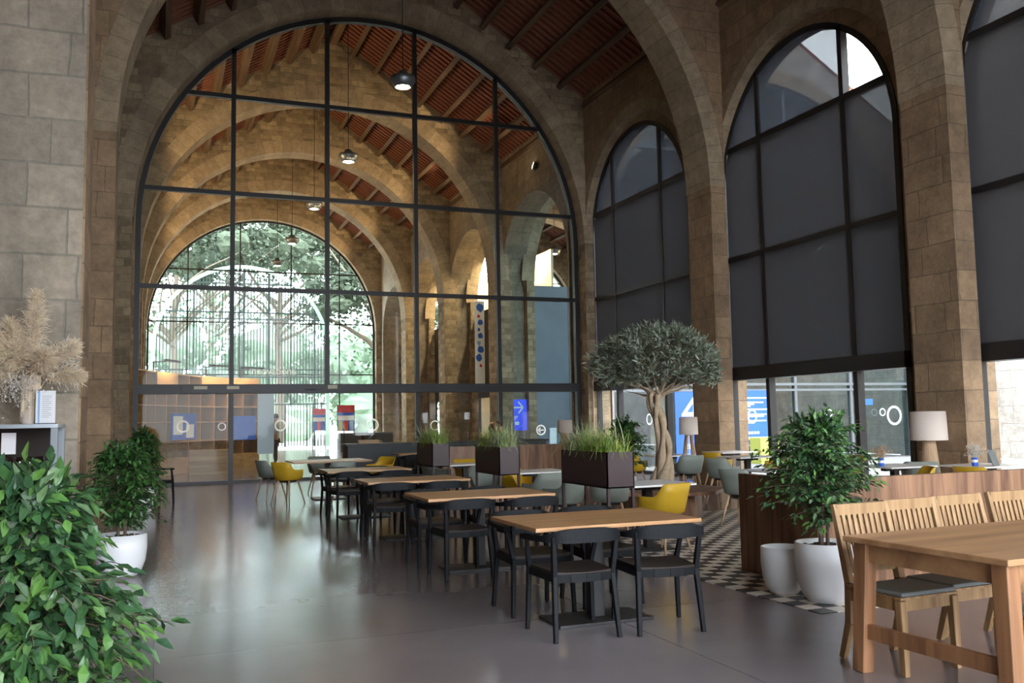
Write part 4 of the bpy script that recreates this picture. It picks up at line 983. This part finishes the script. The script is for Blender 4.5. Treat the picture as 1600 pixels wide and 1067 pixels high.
def flood(x, y, z, tx, ty, tz, w, label, size=.5, spread=85, col=WARM):
    t = thing('floodlight', label, 'lamp', (x, y, z), 0, 'wall floodlights of the museum naves')
    d = (Vector((tx, ty, tz)) - Vector((x, y, z))).normalized(); q = d.to_track_quat('-Z', 'Y')
    h = MB().box(-.16, .16, -.1, .1, 0, .1).build('housing', 'dark_metal', t); h.rotation_euler = q.to_euler()
    e = MB().box(-.13, .13, -.08, .08, -.01, 0).build('lamp_glass', 'bulb', t); e.rotation_euler = q.to_euler()
    l = D.lights.new('flood_beam', 'SPOT'); l.energy = w; l.color = col; l.spot_size = radians(spread); l.spot_blend = .6; l.shadow_soft_size = .1
    lo = D.objects.new('flood_beam', l); COL.objects.link(lo); lo.parent = t; lo.rotation_euler = q.to_euler(); lo.location = d * .06
FN = ['first', 'second', 'third', 'fourth']
for i, y in enumerate((27.3, 33.9, 40.4, 46.8)):
    flood(-.86, y, 7.6, 5.2, y + 3.0, 12.0, FLOOD_W, 'uplight on the left museum wall, %s bay behind the glass' % FN[i])
    flood(11.57, y, 9.9, 4.5, y + 3.0, 12.5, FLOOD_W * .7, 'uplight on the right museum wall, %s bay behind the glass' % FN[i])
for i, y in enumerate((28.4, 34.9, 41.4)): flood(24.26, y, 8.0, 18.0, y + 1, 12.5, FLOOD_W * 1.2, 'uplight on the outer wall of the second nave, %s bay' % FN[i])

# ------------------------------------------------------------------ museum hall beyond the glass
def kiosk():
    t = thing('bookshelf_wall', 'curved plywood shelving wall of the museum shop behind the glass', 'shelf', (0, 0, 0))
    P = [(-.55, 26.9), (-.05, 28.2), (.55, 29.6), (1.3, 31.0), (2.2, 32.1), (3.3, 32.9)]
    T = [(-.98, 27.2), (-.7, 28.5), (-.1, 29.9), (.75, 31.35), (1.8, 32.55), (3.1, 33.35)]
    H = 3.05
    bp, sh, dv = MB(), None, MB()
    for k in range(5):
        a, b, c, d = P[k], P[k + 1], T[k + 1], T[k]; m = lambda p, q, f: (p[0] + (q[0] - p[0]) * f, p[1] + (q[1] - p[1]) * f)
        bb = (m(d, a, .1), m(c, b, .1)); bp.hexa([(*d, 0), (*c, 0), (*bb[1], 0), (*bb[0], 0), (*d, H), (*c, H), (*bb[1], H), (*bb[0], H)])
    bp.build('back_panel', 'ply_dark', t)
    for z in (.02, .45, .95, 1.55, 2.05, 2.5, H - .03):
        mb = MB(); n = 6
        for k in range(5): mb.hexa([(*P[k], z), (*P[k + 1], z), (*T[k + 1], z), (*T[k], z), (*P[k], z + .035), (*P[k + 1], z + .035), (*T[k + 1], z + .035), (*T[k], z + .035)])
        mb.build('shelf_board', 'ply', t)
    for k in range(5):
        for f in (0, .5):
            a = (P[k][0] + (P[k + 1][0] - P[k][0]) * f, P[k][1] + (P[k + 1][1] - P[k][1]) * f); b = (T[k][0] + (T[k + 1][0] - T[k][0]) * f, T[k][1] + (T[k + 1][1] - T[k][1]) * f)
            MB().beam((*a, H / 2), (*b, H / 2), .03, H).build('divider', 'ply', t)
    MB().beam((*P[5], H / 2), (*T[5], H / 2), .03, H).build('divider', 'ply', t)
    mb = MB()
    for k in range(5): mb.hexa([(P[k][0] + .03, P[k][1] - .02, 0), (P[k + 1][0] + .03, P[k + 1][1] - .02, 0), (*P[k + 1], 0), (*P[k], 0), (P[k][0] + .03, P[k][1] - .02, .45), (P[k + 1][0] + .03, P[k + 1][1] - .02, .45), (*P[k + 1], .45), (*P[k], .45)])
    mb.build('plinth_front', 'ply', t)
    mb = MB()
    for k in range(5):
        if k in (1, 3, 4): mb.hexa([(P[k][0] + .03, P[k][1] - .02, 2.55), (P[k + 1][0] + .03, P[k + 1][1] - .02, 2.55), (*P[k + 1], 2.55), (*P[k], 2.55), (P[k][0] + .03, P[k][1] - .02, H), (P[k + 1][0] + .03, P[k + 1][1] - .02, H), (*P[k + 1], H), (*P[k], H)])
    mb.build('cornice_front', 'ply', t)
kiosk()
for i, (x, y, a) in enumerate(((.4, 28.6, 65), (1.9, 30.9, 48), (3.0, 31.9, 35))):  # lamps added only to brighten the shelving
    t = thing('added_shelf_lamp', 'added lamp arm to brighten the plywood shelving, %s of three' % ('left', 'middle', 'right')[i], 'lamp', (x, y, 3.35), radians(a)); MB().box(-.5, .5, -.04, .04, 0, .06).box(-.02, .02, 0, .62, .0, .03).box(-.02, .02, .56, .6, -.3, .0).build('arm', 'dark_metal', t)
    l = D.lights.new('added_shelf_light', 'AREA'); l.shape = 'RECTANGLE'; l.size = 1.0; l.size_y = .08; l.energy = 22; l.color = (1, .78, .5); lo = D.objects.new('added_shelf_light', l); COL.objects.link(lo); lo.parent = t; lo.location = (0, 0, -.01); lo.rotation_euler = (radians(35), 0, 0)
d1 = thing('blue_board', 'blue and white board standing in for reflected posters, left of the curved plywood shelving', 'poster', (.75, 29.1, 1.05), radians(62))  # solid stand-in for the blue posters mirrored in the glass wall
MB().box(-.75, .75, -.02, .02, 0, .78).build('board', 'blue', d1); MB().box(-.7, -.12, -.025, -.02, .15, .7).build('white_patch', 'whiteprint', d1); MB().box(.1, .6, -.025, -.02, .05, .45).build('lower_white_patch', 'paper', d1)
tag(MB().box(2.25, 3.1, 31.75, 31.79, .95, 1.75).build('blue_board', 'blue'), 'dark blue display board beside the grey column of the shop shelving', 'poster')
tag(MB().box(3.2, 3.75, 32.2, 32.3, .45, 2.6).build('grey_column', 'grey_metal'), 'pale grey upright panel at the right end of the plywood shelving', 'panel')
tag(MB().box(.9, 2.1, 28.9, 29.5, 0, .72).build('display_bench', 'ply', bevel=.004), 'low plywood display bench in front of the curved shelving', 'bench')

# standing visitor
def person(x, y):
    t = thing('person', 'distant person standing behind the glass in pale top and dark trousers', 'person', (x, y, 0), radians(90))
    def skin(name, V, E_, mat):
        me = D.meshes.new(name); me.from_pydata([v[:3] for v in V], E_, []); me.materials.append(MT[mat]); o = D.objects.new(name, me); COL.objects.link(o); o.parent = t
        m = o.modifiers.new('skin', 'SKIN'); m.use_smooth_shade = True
        for i, v in enumerate(V): me.skin_vertices[0].data[i].radius = (v[3], v[4] if len(v) > 4 else v[3]); me.skin_vertices[0].data[i].use_root = (i == 0)
        s = o.modifiers.new('sub', 'SUBSURF'); s.levels = 1; s.render_levels = 1; return o
    V = [(0, 0, .98, .15, .10), (0, 0, 1.18, .13, .09), (0, .01, 1.38, .17, .10), (0, 0, 1.50, .06), (0, .01, 1.60, .065), (0, .02, 1.70, .09, .1), (0, .02, 1.78, .06),
         (.19, 0, 1.42, .055), (.24, .05, 1.14, .042), (.18, .27, 1.10, .034), (.15, .36, 1.11, .025), (-.19, 0, 1.42, .055), (-.25, .03, 1.14, .042), (-.22, .20, .98, .034), (-.2, .26, .93, .025),
         (.10, 0, .88, .09), (.11, .02, .50, .06), (.11, 0, .10, .042), (.12, .12, .04, .035), (-.10, 0, .88, .09), (-.11, .02, .50, .06), (-.11, 0, .10, .042), (-.12, .12, .04, .035)]
    E_ = [(0, 1), (1, 2), (2, 3), (3, 4), (4, 5), (5, 6), (2, 7), (7, 8), (8, 9), (9, 10), (2, 11), (11, 12), (12, 13), (13, 14), (0, 15), (15, 16), (16, 17), (17, 18), (0, 19), (19, 20), (20, 21), (21, 22)]
    skin('body', V, E_, 'skin')
    skin('shirt', [(0, 0, 1.0, .17, .12), (0, 0, 1.2, .15, .11), (0, .01, 1.40, .185, .115), (0, 0, 1.49, .08), (.2, 0, 1.43, .065), (.25, .05, 1.18, .055), (-.2, 0, 1.43, .065), (-.255, .03, 1.18, .055)], [(0, 1), (1, 2), (2, 3), (2, 4), (4, 5), (2, 6), (6, 7)], 'shirt')
    skin('trousers', [(0, 0, .98, .165, .12), (.10, 0, .86, .105), (.11, .02, .50, .078), (.11, 0, .12, .06), (-.10, 0, .86, .105), (-.11, .02, .50, .078), (-.11, 0, .12, .06)], [(0, 1), (1, 2), (2, 3), (0, 4), (4, 5), (5, 6)], 'trousers')
    MB().lathe([(.001, .135), (.06, .12), (.098, .06), (.102, 0), (.09, -.03)], 16, (0, .005, 1.70)).build('hair', 'hair', t, smooth=True)
    for sx in (-1, 1): MB().lathe([(.001, .012), (.012, 0), (.001, -.012)], 8, (sx * .035, .112, 1.71)).build('eye', 'hair', t)
    MB().beam((0, .11, 1.70), (0, .135, 1.67), .02, .02, .026, .02).build('nose', 'skin', t)
person(3.98, 33.6)
# posters and banners near the far door
def banner(x, y, z, w, h, label, cols):
    t = thing('hanging_banner', label, 'banner', (x, y, z), 0, 'colourful banners near the far entrance')
    MB().box(-w / 2, w / 2, -.01, .01, 0, h).build('cloth', 'blue', t); MB().box(-w / 2, w / 2, -.014, -.01, h * .72, h).build('red_top', 'red', t)
    MB().box(-w / 2 - .03, -w / 2, -.015, .015, -z, h).build('pole', 'dark_metal', t)
    MB().box(w / 2, w / 2 + .03, -.015, .015, -z, h).build('pole', 'dark_metal', t)
    n = len(cols)
    for k, c in enumerate(cols): MB().box(-w / 2 + w * (k + .15) / n, -w / 2 + w * (k + .85) / n, -.014, -.01, .02, h * .4).build('colour_bar', c, t)
    MB().box(-w / 2, w / 2, -.013, -.01, h * .42, h * .6).build('white_band', 'whiteprint', t)
banner(9.1, 47.0, 1.0, .85, 1.35, 'banner with red top and yellow and orange bars by the far entrance', ['limegreen', 'orange', 'skyblue'])
banner(7.75, 47.2, 1.05, .62, 1.15, 'smaller banner with dull red top left of the brighter one', ['blue', 'orange', 'blue'])
tag(MB().lathe([(.05, 0), (.3, 0), (.3, .02), (.03, .04), (.03, 1.2), (.05, 1.25), (.001, 1.25)], 14, (6.9, 36.0, 0)).build('floor_post', 'dark_metal', smooth=True), 'dark post standing on the museum floor right of the bright doorway', 'post')
mb = MB().box(8.3, 10.9, 44.2, 44.9, 0, .95); tag(mb.build('reception_desk', 'black_panel', bevel=.01), 'dark desk on the museum floor under the red banner', 'desk')
tag(MB().lathe([(.28, 0), (.3, .03), (.36, .55), (.42, .6), (.34, .62), (.3, .5), (.001, .1)], 20, (9.0, 40.2, 0)).build('wooden_barrel', 'teak', smooth=True), 'brown wooden tub on the museum floor below the banners', 'barrel')
# arrow sign on the second arcade pier
sg = thing('wayfinding_sign', 'blue illuminated sign with white arrow on the stone pier behind the glass', 'sign', (11.75, 30.78, 1.07))
MB().box(0, .84, -.03, .03, 0, 1.12).build('panel', 'signblue', sg)
mb = MB(); mb.beam((.14, -.035, .83), (.66, -.035, .83), .012, .055, upv=(0, 0, 1)); mb.beam((.68, -.035, .83), (.5, -.035, 1.04), .012, .055, upv=(0, 0, 1)); mb.beam((.68, -.035, .83), (.5, -.035, .62), .012, .055, upv=(0, 0, 1)); mb.build('arrow', 'whiteprint', sg)
mb = MB()
for z, w in ((.5, .34), (.455, .32), (.41, .28), (.37, .2)): mb.box(.14, .14 + w, -.035, -.03, z, z + .022)
mb.box(.14, .3, -.035, -.03, .2, .32).box(.36, .52, -.035, -.03, .2, .32); mb.build('printed_lines', 'whiteprint', sg)
# tall patterned banner, screens and partitions of the side aisle
bn = thing('tall_banner', 'tall white banner with blue and red blotches hanging in the side aisle', 'banner', (11.78, 33.6, 2.8))
MB().box(-.18, .22, -.01, .01, 0, 3.35).build('cloth', 'whiteprint', bn)
random.seed(12); zz = 3.1
for k, (s, c) in enumerate(((.17, 'blue'), (.07, 'red'), (.12, 'blue'), (.07, 'blue'), (.12, 'blue'), (.09, 'skyblue'), (.15, 'blue'), (.14, 'blue'), (.06, 'red'))):
    n = 9; MB().band([(.02 + .03 * (-1) ** k, zz)] * (n + 1), [(.02 + .03 * (-1) ** k + s * cos(2 * pi * q / n) * random.uniform(.7, 1.1), zz + s * 1.1 * sin(2 * pi * q / n) * random.uniform(.7, 1.1)) for q in range(n)] + [(.02 + .03 * (-1) ** k + s * .9, zz)], 'Y', -.014, -.01).build('blotch', c, bn); zz -= s * 1.1 + .16
pn = thing('exhibition_partition', 'tall blue-grey panel wall seen through the first side arch', 'partition', (0, 0, 0))
MB().box(12.66, 14.72, 31.6, 31.7, 0, 6.55).build('panel', 'panel', pn); MB().box(14.74, 18.2, 31.6, 31.7, 0, 6.55).build('panel', 'panel', pn); MB().box(12.6, 12.72, 31.5, 31.6, 0, 6.55).build('edge_post', 'dark_metal', pn)
MB().box(13.1, 13.2, 31.55, 31.6, 3.6, 4.5).build('handle_slot', 'dark_metal', pn)
MB().box(12.72, 13.3, 31.585, 31.6, 0, 5.2).build('door_leaf', 'panel', pn)
for i, (a, b, z) in enumerate(((32.6, 36.9, 6.1), (38.9, 43.4, 6.0), (45.3, 49.9, 5.6))): t = MB().box(12.85, 12.97, a, b, 2.4, z).box(12.87, 12.95, a, a + .1, 0, 2.4).box(12.87, 12.95, b - .1, b, 0, 2.4); tag(t.build('dark_screen', 'black_panel'), 'tall charcoal screen in the %s side arch behind the glass' % ['second', 'third', 'fourth'][i], 'screen', 'charcoal screens in the side aisle')
for i, (a, b) in enumerate(((32.6, 36.9), (38.9, 43.4))):
    tag(MB().box(14.5, 14.6, a, b, 0, 8.2).build('cream_wall_panel', 'cream'), 'bright cream wall lit behind the charcoal screen, %s side arch' % ['second', 'third'][i], 'wall panel', 'cream lit walls in the side aisle')
    l = D.lights.new('strip_light', 'AREA'); l.shape = 'RECTANGLE'; l.size = .2; l.size_y = 4; l.energy = 500; l.color = (1, .8, .5); t = thing('strip_lamp', 'ceiling strip lamp washing the cream wall, %s side arch' % ['second', 'third'][i], 'lamp', (13.6, (a + b) / 2, 8.6))
    MB().box(-.1, .1, -2, 2, .01, .1).box(-.02, .02, -.02, .02, .1, 3.22).build('housing', 'dark_metal', t); lo = D.objects.new('strip_light', l); COL.objects.link(lo); lo.parent = t; lo.rotation_euler = (0, radians(-25), 0)
tm = thing('totem_sign', 'slim white totem sign standing behind the glass right of the arrow sign', 'sign', (13.1, 29.6, 0)); MB().box(-.13, .13, -.03, .03, 0, 1.15).build('panel', 'whiteprint', tm); MB().box(-.16, .16, -.06, .06, 0, .03).build('foot', 'dark_metal', tm)

# ------------------------------------------------------------------ outside: green gate and park trees
gt = thing('arched_gate', 'huge arched pale green steel gate with vertical bars beyond the nave', 'gate', (4.88, 58.0, 0))
RG, ZG = 5.3, 6.0
i_ = [(-RG + .22, -.02)] + arc_pts(0, ZG, RG - .22) + [(RG - .22, -.02)]; o_ = [(-RG, -.02)] + arc_pts(0, ZG, RG) + [(RG, -.02)]
MB().band(i_, o_, 'Y', -.12, .12).build('arch_frame', 'gate', gt)
mb = MB(); x = -RG + .3
while x < RG - .25:
    zt = ZG + sqrt((RG - .2) ** 2 - x * x)
    if not (1.55 < x < 4.3): mb.box(x - .03, x + .03, -.03, .03, 0, zt)
    else: mb.box(x - .03, x + .03, -.03, .03, 2.75, zt)
    x += .188
g = mb.build('bars', 'gate_bar', gt); g['kind'] = 'stuff'
mb = MB()
for z in (2.6, 4.3, 4.75, 7.9, 8.3, 10.1):
    hw = sqrt((RG - .2) ** 2 - max(0, z - ZG) ** 2); mb.box(-hw, hw, -.05, .05, z, z + .09)
for x in (-2.9, 0, 1.5, 4.35): mb.box(x - .05, x + .05, -.06, .06, 0, ZG + sqrt((RG - .2) ** 2 - x * x))
mb.build('rails', 'gate_bar', gt)
dr = MB(); x = 1.6
while x < 4.3: dr.box(x - .02, x + .02, -.02, .02, .05, 2.6); x += .19
dr.box(2.5, 2.6, -.03, .03, 0, 2.6).box(3.85, 3.93, -.03, .03, 0, 2.6); dr.build('wicket_door', 'gate_bar', gt)['kind'] = 'stuff'
def lump(mb, c, rx, rz, seed):
    rnd = random.Random(seed); n, m = 12, 7; i = len(mb.v)
    for a in range(m + 1):
        for b in range(n):
            t, p = pi * a / m, 2 * pi * b / n; k = 1 + rnd.uniform(-.22, .22)
            mb.v.append((c[0] + rx * k * sin(t) * cos(p), c[1] + rx * k * sin(t) * sin(p), c[2] + rz * k * cos(t)))
    for a in range(m):
        for b in range(n): mb.f.append((i + a * n + b, i + a * n + (b + 1) % n, i + (a + 1) * n + (b + 1) % n, i + (a + 1) * n + b))
def park_tree(x, y, h, r, label, seed, trunk=.3, zc=.6, n=1500, leafL=.34):
    random.seed(seed); t = thing('park_tree', label, 'tree', (x, y, 0), 0, 'park trees beyond the museum'); tr = MB(); lv = MB()
    tr.tube([(0, 0, 0), (.15, 0, h * .2), (-.1, .1, h * .42), (.1, 0, h * .62)], [trunk, trunk * .8, trunk * .65, trunk * .4], 10)
    for b in range(9):
        a = b * 2.4; p = Vector((.05, 0, h * random.uniform(.35, .55))); pts = [p.copy()]; d = Vector((cos(a), sin(a), .8))
        for k in range(5): d += rv(.25); p = p + d.normalized() * r * .24; pts.append(p.copy())
        tr.tube(pts, [trunk * .4, trunk * .3, trunk * .22, trunk * .15, trunk * .1, trunk * .05], 6, False)
    tr.build('trunk', 'bark', t, smooth=True)
    for c in range(26):
        a = random.uniform(0, 2 * pi); q = r * sqrt(random.random()) * .9; cc = Vector((q * cos(a), q * sin(a) * .7, h * (zc + .36 * random.random() * (1.2 - q / r))))
        lump(lv, cc, r * .13, r * .08, seed * 50 + c)
        for _ in range(n // 26):
            p = cc + Vector((random.gauss(0, r * .17), random.gauss(0, r * .17), random.gauss(0, r * .10))); leaf(lv, p, rv(1), leafL * random.uniform(.6, 1.2), leafL * .6, random.uniform(-1.5, 1.5))
    lv.build('foliage', 'tree_leaf', t)['kind'] = 'stuff'
park_tree(1.0, 66, 19, 8, 'broad leafy park tree left behind the green gate', 41, .35, .7, 3000)
park_tree(8.5, 70, 19, 8, 'tall leafy park tree right behind the green gate', 42, .4, .66, 3600)
park_tree(14.5, 62, 17, 6, 'leafy park tree with thick leaning trunk right of the gate', 43, .6, .5, 3000)
park_tree(-5.5, 64, 16, 6, 'leafy park tree at the far left beyond the nave', 44, .4, .45, 2600)
park_tree(22, 66, 16, 7, 'leafy park tree seen through the second nave', 45, .45, .4, 3000)
park_tree(4.5, 86, 22, 10, 'distant park tree filling the gap high behind the gate', 46, .5, .72, 3000, .5)
mb = MB(); random.seed(50)
for k in range(60): lump(mb, (random.uniform(-16, 34), random.uniform(78, 80), random.uniform(1, 8.5)), random.uniform(1.6, 3), random.uniform(1.2, 2.2), 900 + k)
for _ in range(9000): leaf(mb, Vector((random.uniform(-14, 34), random.uniform(76, 79), abs(random.gauss(4.5, 3.2)) + 1.2)), rv(1), .55, .32, random.uniform(-1, 1))
o = mb.build('park_hedge', 'hedge_leaf'); o['kind'] = 'stuff'; tag(o, 'soft pale green mass of distant shrubs beyond the gate', 'hedge')

# ------------------------------------------------------------------ courtyard posters
ps = thing('window_poster', 'big blue poster with large white numeral behind the olive tree', 'poster', (14.78, 24.12, -.02))
MB().box(0, 2.05, -.01, .01, 0, 2.25).build('sheet', 'blue', ps)
text('numeral', '4', 1.45, (.2, -.02, 1.17), (pi / 2, 0, 0), 'whiteprint', ps); text('lettering', 'en', .34, (.28, -.02, .5), (pi / 2, 0, 0), 'whiteprint', ps)
text('lettering', 'nn', .2, (.28, -.02, .26), (pi / 2, 0, 0), 'whiteprint', ps)
ps = thing('window_poster', 'blue poster with white text lines in the courtyard, seen through the middle window', 'poster', (17.32, 24.12, -.02))
MB().box(0, .98, -.01, .01, 0, 2.28).build('sheet', 'blue', ps)
mb = MB()
for z, w in ((2.02, .78), (1.88, .66), (1.82, .3), (1.76, .16), (1.66, .8), (1.56, .1), (1.5, .76), (1.44, .66), (1.3, .74), (1.24, .2)): mb.box(.06, .06 + w, -.016, -.01, z, z + .04)
for j in range(2):
    for k in range(4 + 3 * j): mb.box(.09 + .115 * k, .17 + .115 * k, -.016, -.01, .9 - .17 * j, .98 - .17 * j)
for k in range(3): mb.box(.09 + .1 * k, .14 + .1 * k, -.016, -.01, .52, .58)
mb.build('printed_lines', 'whiteprint', ps)
tag(MB().box(17.35, 18.05, 23.4, 23.95, -.03, .78).build('courtyard_box', 'lime_box', bevel=.01), 'yellow-green box standing in the courtyard before the text poster', 'box')
tag(MB().box(16.8, 17.28, 24.0, 24.14, -.03, 2.6).build('white_column', 'concrete'), 'pale column between the two blue courtyard posters', 'column')
tag(MB().box(22.1, 22.5, 24.12, 24.14, 1.75, 1.95).build('small_sign', 'blue'), 'small blue sign on the courtyard glass front', 'sign')
tag(MB().box(24.1, 24.62, 23.9, 24.1, -.03, 2.6).build('white_column', 'concrete'), 'pale corner column at the right end of the courtyard glass front', 'column')
